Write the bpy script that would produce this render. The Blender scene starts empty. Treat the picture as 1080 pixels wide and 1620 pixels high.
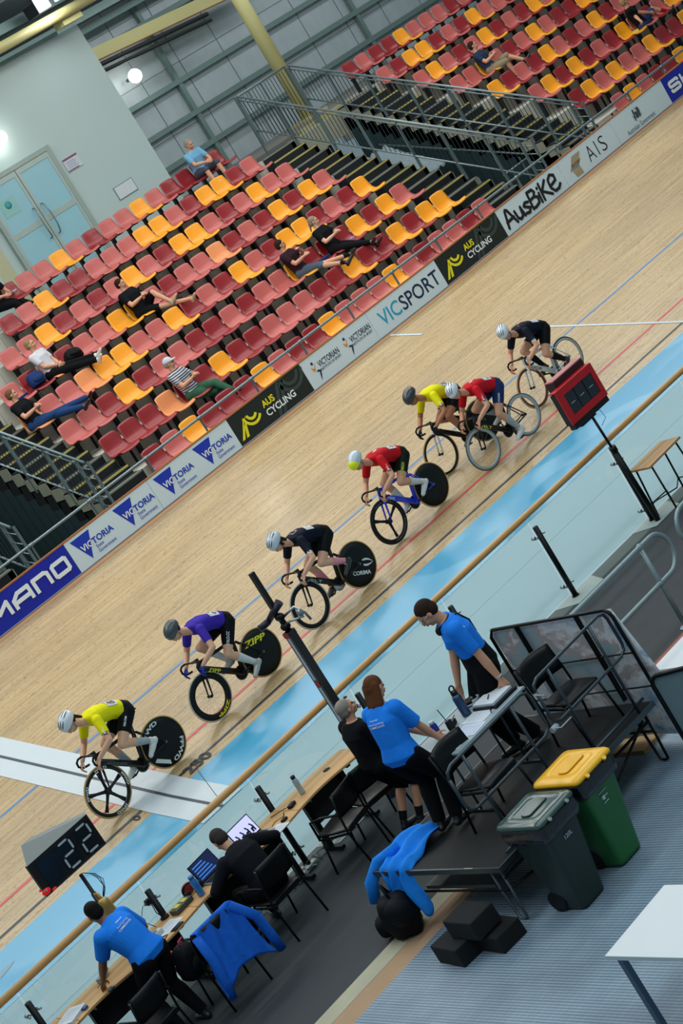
import bpy, bmesh, math, random
from mathutils import Vector as V, Matrix, Euler
random.seed(7)
R_ = math.radians
S = bpy.context.scene
COL = S.collection
# ---------------------------------------------------------------- camera
CAMZ = 7.5
YAW, PIT, ROL = R_(54.37), R_(12.11), R_(-31.77)
fw = V((math.cos(PIT)*math.cos(YAW), math.cos(PIT)*math.sin(YAW), -math.sin(PIT)))
r0 = fw.cross(V((0, 0, 1))).normalized(); u0 = r0.cross(fw)
cr = r0*math.cos(ROL)+u0*math.sin(ROL); cu = u0*math.cos(ROL)-r0*math.sin(ROL)
cam_d = bpy.data.cameras.new('camera'); cam = bpy.data.objects.new('camera', cam_d); COL.objects.link(cam)
M = Matrix((cr, cu, -fw)).transposed().to_4x4(); M.translation = V((0, 0, CAMZ)); cam.matrix_world = M
cam_d.sensor_fit = 'VERTICAL'; cam_d.sensor_height = 36.0; cam_d.lens = 36.0*3150/1620
cam_d.clip_start = .1; cam_d.clip_end = 300
S.camera = cam
# ---------------------------------------------------------------- light
W = bpy.data.worlds.new('world'); S.world = W; W.use_nodes = True
bg = W.node_tree.nodes['Background']; bg.inputs[0].default_value = (.46, .66, .74, 1); bg.inputs[1].default_value = .30
S.view_settings.view_transform = 'Standard'; S.view_settings.look = 'None'; S.view_settings.gamma = 1
S.view_settings.use_curve_mapping = False
S.view_settings.exposure = 0.0
S.cycles.max_bounces = 6; S.cycles.transparent_max_bounces = 12
def area(name, loc, sx, sy, power, col=(1, .97, .92), rot=(0, 0, 0)):
    d = bpy.data.lights.new(name, 'AREA'); d.shape = 'RECTANGLE'; d.size = sx; d.size_y = sy; d.energy = power; d.color = col
    o = bpy.data.objects.new(name, d); o.location = loc; o.rotation_euler = rot; COL.objects.link(o); return o
area('ceiling_or_fill_light', (18, 24, 12.5), 34, 1.2, 1200, (1, .985, .95))
area('ceiling_or_fill_light', (18, 27.5, 12.5), 34, 1.2, 1050, (1, .985, .95))
area('ceiling_or_fill_light', (16, 14, 12.5), 30, 2.0, 900, (.90, .97, 1))
area('ceiling_or_fill_light', (26, 33, 12.0), 34, 1.6, 1250, (1, .98, .94))
area('ceiling_or_fill_light', (10, 5, 13.5), 20, 6.0, 1350, (.86, .95, 1), (R_(-20), 0, 0))
area('ceiling_or_fill_light', (34, 40.2, 10.7), 22, .5, 260, (.95, .98, 1), (R_(25), 0, 0))  # added fill lamp, tilted at the foil back wall to brighten it
# ---------------------------------------------------------------- materials
MATS = {}
def srgb(h):
    h = h.lstrip('#'); c = [int(h[i:i+2], 16)/255 for i in (0, 2, 4)]
    return tuple((x/12.92 if x <= .04045 else ((x+.055)/1.055)**2.4) for x in c)
def mat(name, col="#808080", rough=.6, metal=0., var=.06, scale=8., bump=0., spec=.5, coat=0., emit=0., stretch=None, sheen=0.):
    if name in MATS: return MATS[name]
    m = bpy.data.materials.new(name); m.use_nodes = True; nt = m.node_tree; N = nt.nodes; L = nt.links
    b = N['Principled BSDF']
    c = srgb(col) if isinstance(col, str) else col
    b.inputs['Roughness'].default_value = rough; b.inputs['Metallic'].default_value = metal
    b.inputs['Specular IOR Level'].default_value = spec; b.inputs['Coat Weight'].default_value = coat; b.inputs['Coat Roughness'].default_value = .12
    if sheen: b.inputs['Sheen Weight'].default_value = sheen
    tc = N.new('ShaderNodeTexCoord'); mp = N.new('ShaderNodeMapping'); L.new(tc.outputs['Object'], mp.inputs[0])
    if stretch: mp.inputs['Scale'].default_value = stretch
    no = N.new('ShaderNodeTexNoise'); no.inputs['Scale'].default_value = scale; no.inputs['Detail'].default_value = 3; L.new(mp.outputs[0], no.inputs[0])
    mx = N.new('ShaderNodeMix'); mx.data_type = 'RGBA'
    mx.inputs[6].default_value = tuple(max(0, x*(1-var)) for x in c)+(1,); mx.inputs[7].default_value = tuple(min(1, x*(1+var)) for x in c)+(1,)
    L.new(no.outputs[0], mx.inputs[0]); L.new(mx.outputs[2], b.inputs['Base Color'])
    if bump:
        bp = N.new('ShaderNodeBump'); bp.inputs['Strength'].default_value = bump; bp.inputs['Distance'].default_value = .02
        L.new(no.outputs[0], bp.inputs['Height']); L.new(bp.outputs[0], b.inputs['Normal'])
    if emit:
        b.inputs['Emission Color'].default_value = c+(1,); b.inputs['Emission Strength'].default_value = emit
    MATS[name] = m; return m
def glassmat(name, tint=(.86, .95, .96), gl=.10, rough=.02):
    m = bpy.data.materials.new(name); m.use_nodes = True; nt = m.node_tree; N = nt.nodes; L = nt.links
    for n in list(N):
        if n.type != 'OUTPUT_MATERIAL': N.remove(n)
    out = [n for n in N if n.type == 'OUTPUT_MATERIAL'][0]
    t = N.new('ShaderNodeBsdfTransparent'); t.inputs[0].default_value = tint+(1,)
    g = N.new('ShaderNodeBsdfGlossy'); g.inputs['Roughness'].default_value = rough
    mx = N.new('ShaderNodeMixShader'); mx.inputs[0].default_value = gl
    L.new(t.outputs[0], mx.inputs[1]); L.new(g.outputs[0], mx.inputs[2]); L.new(mx.outputs[0], out.inputs[0]); MATS[name] = m; return m
# ---------------------------------------------------------------- object helpers
WL = {}     # world location of rotation-free objects built in world coordinates
def setp(o, label=None, cat=None, group=None, kind=None):
    if label: o['label'] = label
    if cat: o['category'] = cat
    if group: o['group'] = group
    if kind: o['kind'] = kind
    return o
def thing(name, label, cat, loc=(0, 0, 0), group=None, kind=None):
    o = bpy.data.objects.new(name, None); o.empty_display_size = .1; COL.objects.link(o)
    o.location = loc; WL[o.name] = V(loc); return setp(o, label, cat, group, kind)
class MB:
    def __init__(s): s.v = []; s.f = []; s.m = []; s.sm = []
    def add(s, vs, fs, m=0, smooth=False):
        b = len(s.v); s.v += [V(p) for p in vs]; s.f += [tuple(b+i for i in f) for f in fs]; s.m += [m]*len(fs); s.sm += [smooth]*len(fs); return s
    def box(s, c, d, m=0, rot=None):
        c = V(c); x, y, z = d[0]/2, d[1]/2, d[2]/2
        P = [V((a*x, b*y, e*z)) for e in (-1, 1) for b in (-1, 1) for a in (-1, 1)]
        if rot is not None: P = [rot @ p for p in P]
        return s.add([c+p for p in P], [(0, 2, 3, 1), (4, 5, 7, 6), (0, 1, 5, 4), (2, 6, 7, 3), (0, 4, 6, 2), (1, 3, 7, 5)], m)
    def bb(s, a, b, m=0):
        return s.box([(a[i]+b[i])/2 for i in range(3)], [abs(b[i]-a[i]) for i in range(3)], m)
    def beam(s, p, q, w, h, m=0, up=(0, 0, 1)):
        p = V(p); q = V(q); d = (q-p); l = d.length; d.normalize(); u = V(up)
        if abs(d.dot(u)) > .98: u = V((1, 0, 0))
        r = d.cross(u).normalized(); u = r.cross(d)
        P = [p+r*a*w/2+u*b*h/2+d*e*l for e in (0, 1) for b in (-1, 1) for a in (-1, 1)]
        return s.add(P, [(0, 2, 3, 1), (4, 5, 7, 6), (0, 1, 5, 4), (2, 6, 7, 3), (0, 4, 6, 2), (1, 3, 7, 5)], m)
    def tube(s, pts, r, seg=8, m=0, cap=True, sy=1., smooth=True):
        pts = [V(p) for p in pts]; n = len(pts); rs = r if isinstance(r, (list, tuple)) else [r]*n
        vs = []; pu = None
        for i, p in enumerate(pts):
            d = (pts[min(i+1, n-1)]-pts[max(i-1, 0)]).normalized()
            if pu is None:
                a = V((0, 0, 1)) if abs(d.z) < .9 else V((1, 0, 0)); u = (a-d*a.dot(d)).normalized()
            else:
                u = (pu-d*pu.dot(d)); u = u.normalized() if u.length > 1e-5 else pu
            pu = u; w = d.cross(u)
            vs += [p+(u*math.cos(2*math.pi*k/seg)+w*math.sin(2*math.pi*k/seg)*sy)*rs[i] for k in range(seg)]
        fs = [(i*seg+k, i*seg+(k+1) % seg, (i+1)*seg+(k+1) % seg, (i+1)*seg+k) for i in range(n-1) for k in range(seg)]
        b = len(s.v); s.add(vs, fs, m, smooth)
        if cap: s.f += [tuple(b+k for k in reversed(range(seg))), tuple(b+(n-1)*seg+k for k in range(seg))]; s.m += [m, m]; s.sm += [False, False]
        return s
    def ell(s, c, r, m=0, seg=16, rings=10, rot=None, smooth=True, zmin=-1., zmax=1.):
        c = V(c); r = (r, r, r) if isinstance(r, (int, float)) else r
        vs = []; a0 = math.asin(zmin); a1 = math.asin(zmax)
        for i in range(rings+1):
            a = a0+(a1-a0)*i/rings
            for k in range(seg):
                t = 2*math.pi*k/seg; p = V((math.cos(a)*math.cos(t)*r[0], math.cos(a)*math.sin(t)*r[1], math.sin(a)*r[2]))
                vs.append(c+(rot @ p if rot is not None else p))
        fs = [(i*seg+k, i*seg+(k+1) % seg, (i+1)*seg+(k+1) % seg, (i+1)*seg+k) for i in range(rings) for k in range(seg)]
        b = len(s.v); s.add(vs, fs, m, smooth)
        s.f += [tuple(b+k for k in reversed(range(seg))), tuple(b+rings*seg+k for k in range(seg))]; s.m += [m, m]; s.sm += [smooth, smooth]
        return s
    def loft(s, rings, m=0, cap=True, smooth=True, closed=True):
        n = len(rings); k = len(rings[0]); b = len(s.v)
        fs = [(i*k+j, i*k+(j+1) % k, (i+1)*k+(j+1) % k, (i+1)*k+j) for i in range(n-1) for j in range(k if closed else k-1)]
        s.add([p for r in rings for p in r], fs, m, smooth)
        if cap: s.f += [tuple(b+j for j in reversed(range(k))), tuple(b+(n-1)*k+j for j in range(k))]; s.m += [m, m]; s.sm += [False, False]
        return s
    def lathe(s, prof, o=(0, 0, 0), ax=(0, 0, 1), seg=20, m=0, smooth=True):
        o = V(o); a = V(ax).normalized(); t = V((1, 0, 0)) if abs(a.x) < .9 else V((0, 0, 1)); u = (t-a*t.dot(a)).normalized(); w = a.cross(u)
        return s.loft([[o+a*h+(u*math.cos(2*math.pi*k/seg)+w*math.sin(2*math.pi*k/seg))*max(r, 1e-4) for k in range(seg)] for r, h in prof], m, True, smooth)
    def ring(s, c, ax, r0, r1, w, seg=48, m=0, smooth=True):   # annular band: inner r0, outer r1, width w along ax
        c = V(c); a = V(ax).normalized(); t = V((0, 0, 1)) if abs(a.z) < .9 else V((1, 0, 0)); u = (t-a*t.dot(a)).normalized(); x = a.cross(u)
        pr = [(r0, -w/2*.8), (r1*.985, -w/2), (r1, 0), (r1*.985, w/2), (r0, w/2*.8)]
        rings = []
        for k in range(seg):
            d = u*math.cos(2*math.pi*k/seg)+x*math.sin(2*math.pi*k/seg); rings.append([c+d*r+a*h for r, h in pr])
        rings.append(rings[0]); return s.loft(rings, m, False, smooth)
    def torus(s, c, ax, R, r, seg=48, ms=8, m=0):
        c = V(c); a = V(ax).normalized(); t = V((0, 0, 1)) if abs(a.z) < .9 else V((1, 0, 0)); u = (t-a*t.dot(a)).normalized(); x = a.cross(u); rings = []
        for k in range(seg+1):
            d = u*math.cos(2*math.pi*k/seg)+x*math.sin(2*math.pi*k/seg)
            rings.append([c+d*(R+r*math.cos(2*math.pi*j/ms))+a*r*math.sin(2*math.pi*j/ms) for j in range(ms)])
        return s.loft(rings, m, False, True)
    def prism(s, poly, d, m=0):      # poly: 3D planar points, extruded by vector d
        n = len(poly); d = V(d); P = [V(p) for p in poly]
        return s.add(P+[p+d for p in P], [tuple(reversed(range(n))), tuple(range(n, 2*n))]+[(i, (i+1) % n, n+(i+1) % n, n+i) for i in range(n)], m)
    def xf(s, M): s.v = [M @ p for p in s.v]; return s
    def build(s, name, mats, parent=None, label=None, cat=None, group=None, kind=None, bevel=0., fix=True):
        mats = mats if isinstance(mats, (list, tuple)) else [mats]
        me = bpy.data.meshes.new(name)
        if parent is not None: org = WL[parent.name]
        elif s.v:
            xs = [p.x for p in s.v]; ys = [p.y for p in s.v]; zs = [p.z for p in s.v]
            org = V(((min(xs)+max(xs))/2, (min(ys)+max(ys))/2, min(zs)))
        me.from_pydata([p-org for p in s.v], [], s.f); me.polygons.foreach_set('material_index', s.m); me.polygons.foreach_set('use_smooth', s.sm)
        for k in mats: me.materials.append(k)
        if fix:
            bm = bmesh.new(); bm.from_mesh(me); bmesh.ops.recalc_face_normals(bm, faces=bm.faces); bm.to_mesh(me); bm.free()
        o = bpy.data.objects.new(name, me); COL.objects.link(o)
        if parent is not None: o.parent = parent; WL[o.name] = V(org)
        else: o.location = org; WL[o.name] = V(org)
        if bevel:
            md = o.modifiers.new('bevel', 'BEVEL'); md.width = bevel; md.segments = 2; md.limit_method = 'ANGLE'
        return setp(o, label, cat, group, kind)
def struct(mb, name, mats, **k): return mb.build(name, mats, kind='structure', **k)
# ---------------------------------------------------------------- text outlines (the built-in typeface, as meshes)
_T = {}
def textgeo(s, bold=0., shear=0., spacing=1.):
    key = (s, bold, shear, spacing)
    if key in _T: return _T[key]
    c = bpy.data.curves.new('lettering', 'FONT'); c.body = s; c.offset = bold; c.shear = shear; c.space_character = spacing; c.resolution_u = 3
    o = bpy.data.objects.new('lettering', c); COL.objects.link(o)
    dg = bpy.context.evaluated_depsgraph_get(); me = bpy.data.meshes.new_from_object(o.evaluated_get(dg))
    vs = [(p.co.x, p.co.y) for p in me.vertices]; fs = [tuple(f.vertices) for f in me.polygons]
    bpy.data.objects.remove(o); bpy.data.curves.remove(c); bpy.data.meshes.remove(me)
    x0 = min(v[0] for v in vs); x1 = max(v[0] for v in vs); y0 = min(v[1] for v in vs); y1 = max(v[1] for v in vs)
    vs = [((x-x0)/(x1-x0), (y-y0)/(y1-y0)) for x, y in vs]; _T[key] = (vs, fs, (x1-x0)/(y1-y0)); return _T[key]
def text_on(mb, s, fn, w=None, h=.1, m=0, bold=.012, shear=0., spacing=1., anchor=(0, 0)):
    """fn(a,b) maps the flat lettering (a metres along, b metres up) on to a surface"""
    vs, fs, asp = textgeo(s, bold, shear, spacing)
    if w is None: w = h*asp
    mb.add([fn((x-anchor[0])*w, (y-anchor[1])*h) for x, y in vs], fs, m); return mb
# ================================================================= TRACK AND FLOORS
def tz(x, y):
    if y <= 21.18: return 0.
    if y <= 22.22: return (y-21.18)*math.tan(R_(12))
    return .221+(y-22.22)*math.tan(R_(14)+R_(max(0, x-25.4)/9.))
def node_mat(name): 
    m = bpy.data.materials.new(name); m.use_nodes = True; MATS[name] = m
    return m, m.node_tree, m.node_tree.nodes, m.node_tree.links, m.node_tree.nodes['Principled BSDF']
def wood_track():
    m, nt, N, L, b = node_mat('track_wood')
    tc = N.new('ShaderNodeTexCoord')
    def noise(sc, scale, det=4):
        mp = N.new('ShaderNodeMapping'); mp.inputs['Scale'].default_value = sc; L.new(tc.outputs['Object'], mp.inputs[0])
        n = N.new('ShaderNodeTexNoise'); n.inputs['Scale'].default_value = scale; n.inputs['Detail'].default_value = det; L.new(mp.outputs[0], n.inputs[0]); return n
    a = noise((.25, 11, 11), 3.0, 5); s = noise((3.2, 15, 15), 4.0, 1); w = noise((.3, 1.2, 1.2), .8, 3)
    r1 = N.new('ShaderNodeValToRGB'); r1.color_ramp.elements[0].position = .3; r1.color_ramp.elements[1].position = .72
    r1.color_ramp.elements[0].color = srgb('#A0875C')+(1,); r1.color_ramp.elements[1].color = srgb('#CBB084')+(1,); L.new(a.outputs[0], r1.inputs[0])
    r2 = N.new('ShaderNodeValToRGB'); r2.color_ramp.elements[0].position = .66; r2.color_ramp.elements[1].position = .70; L.new(s.outputs[0], r2.inputs[0])
    r2.color_ramp.elements[0].color = (0, 0, 0, 1); r2.color_ramp.elements[1].color = (.8, .8, .8, 1)
    mx = N.new('ShaderNodeMix'); mx.data_type = 'RGBA'; L.new(r2.outputs[0], mx.inputs[0]); L.new(r1.outputs[0], mx.inputs[6]); mx.inputs[7].default_value = srgb('#4E3C24')+(1,)
    mw = N.new('ShaderNodeMix'); mw.data_type = 'RGBA'; mw.blend_type = 'MULTIPLY'; mw.inputs[0].default_value = 1; L.new(mx.outputs[2], mw.inputs[6])
    r3 = N.new('ShaderNodeValToRGB'); r3.color_ramp.elements[0].color = (.86, .87, .9, 1); r3.color_ramp.elements[1].color = (1, 1, 1, 1); r3.color_ramp.elements[0].position = .35; r3.color_ramp.elements[1].position = .6
    L.new(w.outputs[0], r3.inputs[0]); L.new(r3.outputs[0], mw.inputs[7]); L.new(mw.outputs[2], b.inputs['Base Color'])
    b.inputs['Roughness'].default_value = .42; b.inputs['Coat Weight'].default_value = .25; b.inputs['Coat Roughness'].default_value = .2
    return m
def blue_paint():
    m, nt, N, L, b = node_mat('blue_paint')
    tc = N.new('ShaderNodeTexCoord'); mp = N.new('ShaderNodeMapping'); mp.inputs['Scale'].default_value = (.55, .9, 1); mp.inputs['Location'].default_value = (3.1, .7, 0); L.new(tc.outputs['Object'], mp.inputs[0])
    n = N.new('ShaderNodeTexNoise'); n.inputs['Scale'].default_value = .9; n.inputs['Detail'].default_value = 1.5; n.inputs['Distortion'].default_value = 1.1; L.new(mp.outputs[0], n.inputs[0])
    r = N.new('ShaderNodeValToRGB'); r.color_ramp.elements[0].position = .44; r.color_ramp.elements[1].position = .50
    r.color_ramp.elements[0].color = srgb('#3E9BC2')+(1,); r.color_ramp.elements[1].color = srgb('#68ADCE')+(1,); L.new(n.outputs[0], r.inputs[0]); L.new(r.outputs[0], b.inputs['Base Color'])
    b.inputs['Roughness'].default_value = .3; b.inputs['Coat Weight'].default_value = .3; b.inputs['Coat Roughness'].default_value = .08; return m
wood = wood_track(); blue = blue_paint()
xs = [-4+.5*i for i in range(112)]
def strip(ya, yb, n, dz=0.):
    mb = MB(); ys = [ya+(yb-ya)*i/n for i in range(n+1)]
    mb.add([(x, y, tz(x, y)+dz) for x in xs for y in ys], [(i*(n+1)+j, (i+1)*(n+1)+j, (i+1)*(n+1)+j+1, i*(n+1)+j+1) for i in range(len(xs)-1) for j in range(n)], 0, False); return mb
struct(strip(22.22, 29.02, 6), 'track_surface', wood)
struct(strip(21.18, 22.22, 1), 'blue_band', blue)
apr = mat('apron_paint', '#A3B9C0', .55, var=.05, scale=.7, bump=.02)
struct(MB().add([(-4, 18.05, 0), (52, 18.05, 0), (52, 21.17, 0), (-4, 21.17, 0)], [(0, 1, 2, 3)]), 'concrete_apron', apr)
struct(MB().bb((-4, 21.165, -.05), (52, 21.205, -.004)), 'trim_gap', mat('gap_dark', '#26393F', .9))
struct(MB().bb((-4, 20.0, -.01), (52, 20.006, .0015)), 'trim_joint', mat('joint', '#7F9799', .9))
def line(ya, yb, name, col, x0=-4, x1=52, dz=.003, **k):
    mb = MB(); X = [x for x in xs if x0 <= x <= x1]; X = sorted(set([x0]+X+[x1]))
    mb.add([(x, y, tz(x, y)+dz) for x in X for y in (ya, yb)], [(2*i, 2*i+2, 2*i+3, 2*i+1) for i in range(len(X)-1)], 0)
    return struct(mb, name, mat(name+'_paint', col, .4, var=.1, scale=3))
line(22.405, 22.455, 'black_measurement_line', '#2A3340'); line(22.95, 23.0, 'red_sprinters_line', '#C9474C')
line(24.62, 24.67, 'blue_stayers_line', '#4A7FB4')
white = mat('white_line_paint', '#C4CFD4', .4, var=.03)
def cross(xa, xb, ya, yb, name, m_, dz=.006, skew=0.):
    mb = MB(); n = max(1, int((yb-ya)/.4)); Y = [ya+(yb-ya)*i/n for i in range(n+1)]
    if ya < 22.22 < yb: Y = sorted(set(Y+[22.22]))
    mb.add([(x+skew*(y-21.2), y, tz(x, y)+dz) for y in Y for x in (xa, xb)], [(2*i, 2*i+1, 2*i+3, 2*i+2) for i in range(len(Y)-1)], 0); return struct(mb, name, m_)
cross(10.91, 11.63, 21.19, 28.95, 'white_finish_band', white, .006, .0)
cross(11.235, 11.285, 21.19, 28.95, 'black_finish_line', mat('finish_black', '#3A4650', .5), .009, .0)
cross(24.03, 24.09, 22.3, 25.9, 'white_200_metre_line', white, .007, -.01); cross(23.83, 23.89, 28.1, 28.9, 'white_200_metre_mark', white, .007)
cross(11.28, 11.29, 21.22, 22.3, 'trim_crack', mat('crack', '#5C6A70', .9), .0095, .5)
def on_track(x0, y0): return lambda a, b: V((x0+a, y0+b, tz(x0+a, y0+b)+.011))
dk = mat('stencil_black', '#2C3138', .6)
struct(text_on(MB(), '250', on_track(11.70, 22.27), .46, .20, 0, .035), 'distance_stencil', dk)
struct(text_on(MB(), '0', on_track(10.72, 22.30), None, .14, 0, .02), 'distance_stencil', dk)
mk = mat('worn_grey_mark', '#8FA4B4', .6, var=.2, scale=6)
for x, y in ((7.3, 21.75), (7.95, 21.8)):
    struct(MB().add([(x+.22*math.cos(t), y+.04*math.sin(t)+.04*math.cos(t), tz(0, y+.04*math.sin(t)+.04*math.cos(t))+.004) for t in [R_(i*20) for i in range(18)]], [tuple(range(18))]), 'worn_mark', mk)
# foundation under the track so the bank is solid
struct(MB().bb((-4, 29.02, 0), (52, 29.09, 1.88)), 'track_back_wall', mat('ply', '#8A6B4C', .8))
struct(strip(28.86, 28.99, 1, .004), 'trim_track_edge', mat('edge_ply', '#A9805C', .7, var=.12, scale=4))
# infield floor
asph = mat('dark_floor', '#2E3438', .8, var=.22, scale=2.2, bump=.05)
struct(MB().add([(-4, 14.95, 0), (52, 14.95, 0), (52, 18.05, 0), (-4, 18.05, 0)], [(0, 1, 2, 3)]), 'floor_asphalt', asph)
struct(MB().add([(-4, 17.82, .002), (52, 17.82, .002), (52, 18.12, .002), (-4, 18.12, .002)], [(0, 1, 2, 3)]), 'trim_concrete_edge', mat('old_concrete', '#56615E', .85, var=.15, scale=3))
struct(MB().add([(-4, 14.95, .002), (12.4, 14.95, .002), (12.4, 15.2, .002), (-4, 15.2, .002)], [(0, 1, 2, 3)]), 'trim_cream_strip', mat('cream_strip', '#A9A68F', .8, var=.18, scale=3))
struct(MB().add([(-4, 14.62, .0), (52, 14.62, .0), (52, 14.95, .0), (-4, 14.95, .0)], [(0, 1, 2, 3)]), 'trim_tan_strip', mat('tan_strip', '#AA8B6C', .8, var=.14, scale=3))
def matfloor():
    m, nt, N, L, b = node_mat('ribbed_matting')
    tc = N.new('ShaderNodeTexCoord'); w = N.new('ShaderNodeTexWave'); w.wave_type = 'BANDS'; w.bands_direction = 'X'; w.inputs['Scale'].default_value = 9.; w.inputs['Distortion'].default_value = .15
    L.new(tc.outputs['Object'], w.inputs[0])
    br = N.new('ShaderNodeTexBrick'); br.inputs['Scale'].default_value = 3.3; br.inputs['Mortar Size'].default_value = .012; br.offset = 0; L.new(tc.outputs['Object'], br.inputs[0])
    br.inputs['Color1'].default_value = (1, 1, 1, 1); br.inputs['Color2'].default_value = (.93, .94, .96, 1); br.inputs['Mortar'].default_value = (.72, .76, .8, 1)
    n = N.new('ShaderNodeTexNoise'); n.inputs['Scale'].default_value = 1.1; n.inputs['Detail'].default_value = 5; L.new(tc.outputs['Object'], n.inputs[0])
    r = N.new('ShaderNodeValToRGB'); r.color_ramp.elements[0].color = srgb('#63788A')+(1,); r.color_ramp.elements[1].color = srgb('#93A9B8')+(1,); L.new(w.outputs[0], r.inputs[0])
    m1 = N.new('ShaderNodeMix'); m1.data_type = 'RGBA'; m1.blend_type = 'MULTIPLY'; m1.inputs[0].default_value = 1; L.new(r.outputs[0], m1.inputs[6]); L.new(br.outputs[0], m1.inputs[7])
    r3 = N.new('ShaderNodeValToRGB'); r3.color_ramp.elements[0].color = (.72, .74, .76, 1); r3.color_ramp.elements[1].color = (1.0, 1.0, 1.0, 1); r3.color_ramp.elements[0].position = .35; r3.color_ramp.elements[1].position = .6; L.new(n.outputs[0], r3.inputs[0])
    m2 = N.new('ShaderNodeMix'); m2.data_type = 'RGBA'; m2.blend_type = 'MULTIPLY'; m2.inputs[0].default_value = 1; L.new(m1.outputs[2], m2.inputs[6]); L.new(r3.outputs[0], m2.inputs[7]); L.new(m2.outputs[2], b.inputs['Base Color'])
    bp = N.new('ShaderNodeBump'); bp.inputs['Strength'].default_value = .5; bp.inputs['Distance'].default_value = .006; L.new(w.outputs[0], bp.inputs['Height']); L.new(bp.outputs[0], b.inputs['Normal'])
    b.inputs['Roughness'].default_value = .5; return m
struct(MB().add([(-4, 2, .004), (52, 2, .004), (52, 14.64, .004), (-4, 14.64, .004)], [(0, 1, 2, 3)]), 'floor_ribbed_matting', matfloor())
# ================================================================= STANDS
def SY(i): return 31.1+.958*i
def SZ(i): return 2.60+.527*i
conc = mat('terrace_concrete', '#B2B3A8', .85, var=.12, scale=3, bump=.05); slot = mat('slot_black', '#0E1112', .8)
def tread_z(i): return 1.82+.527*i
def tread_y0(i): return 30.262+.958*i
for nm, xa, xb in (('left', 19.05, 29.9), ('right', 34.2, 52)):
    mb = MB()
    for i in range(8):
        y0 = 29.10 if i == 0 else tread_y0(i); y1 = tread_y0(i+1) if i < 7 else 39.0
        mb.bb((xa, y0, tread_z(i)-.9), (xb, y1, tread_z(i)))
        if i:
            x = xa+.55
            while x < xb-.1:
                mb.bb((x, y0-.02, tread_z(i)-.52), (x+.05, y0, tread_z(i)-.02), 1); x += 1.03
            x = xa+.25
            while x < xb-.1:
                mb.bb((x, y0-.004, tread_z(i)-.5), (x+.012, y0, tread_z(i)-.05), 2); x += .515
    struct(mb, 'terrace_'+nm, [conc, slot, mat('joint_pale', '#8B8E86', .8)])
struct(MB().bb((15.0, 39.0, 5.0), (52, 43.2, 5.51)), 'floor_concourse', mat('concourse', '#6F716C', .85, var=.1))
blk = mat('stair_black', '#0D1418', .8, var=.2); nosy = mat('nosing_yellow', '#B5A95E', .7, var=.15, scale=5); nosc = mat('nosing_grey', '#7E8276', .8, var=.1)
def flight(xa, xb, nm, k0=0, k1=22):
    mb = MB()
    for k in range(k0, k1):
        i = -(-k//3); y0 = tread_y0(i)-.3193*(3*i-k); z = 1.82+.1757*k; y1 = y0+.3193
        if k == 0: y0 = 29.10; y1 = tread_y0(1)-.64
        mb.bb((xa, y0, z-.6), (xb, y1+.05, z), 0)
        g = (k % 3 == 0)
        mb.bb((xa+.02, y0-.004, z-.03), (xb-.02, y0+(.085 if g else .04), z+.003), 2 if g else 1)
    struct(mb, nm, [blk, nosy, nosc])
flight(17.9, 19.05, 'stair_left_block'); flight(29.9, 31.05, 'stair_centre_left'); flight(33.05, 34.2, 'stair_centre_right'); flight(14.55, 15.7, 'stair_far_left')
dgw = mat('vomitory_green', '#1E373B', .8, var=.08); krb = mat('kerb_cream', '#8E917F', .8, var=.1)
for j, (xa, xb) in enumerate(((15.7, 17.9), (31.05, 33.05))):
    mb = MB(); nm = 'wall_vomitory_left' if j == 0 else 'wall_vomitory_centre'
    mb.bb((xa-.12, 29.10, -.3), (xa, 38.4, 1.5)); mb.bb((xb, 29.10, -.3), (xb+.12, 38.4, 1.5))
    for k in range(0, 22):          # side walls that follow the flights
        i = -(-k//3); y0 = tread_y0(i)-.3193*(3*i-k); z = 1.82+.1757*k
        for x0, x1 in ((xa-.10, xa), (xb, xb+.10)):
            mb.bb((x0, y0, -.3), (x1, y0+.33, z-.25), 0); mb.bb((x0-.02, y0, z-.27), (x1+.02, y0+.33, z-.03), 1)
    mb.bb((xa, 38.2, 0), (xb, 38.4, 5.4)); mb.bb((xa, 29.10, -.1), (xb, 38.4, -.02)); mb.bb((xa, 37.3, 4.9), (xb, 38.4, 5.45), 1)
    mb.bb((xa, 29.10, 1.45), (xb, 29.9, 1.80), 1)
    struct(mb, nm, [dgw, krb])
galv = mat('galvanised_steel', '#7E8F93', .45, .6, var=.12, scale=20)
galvp = mat('painted_rail_green', '#66787A', .5, .3, var=.1, scale=10)
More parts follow.
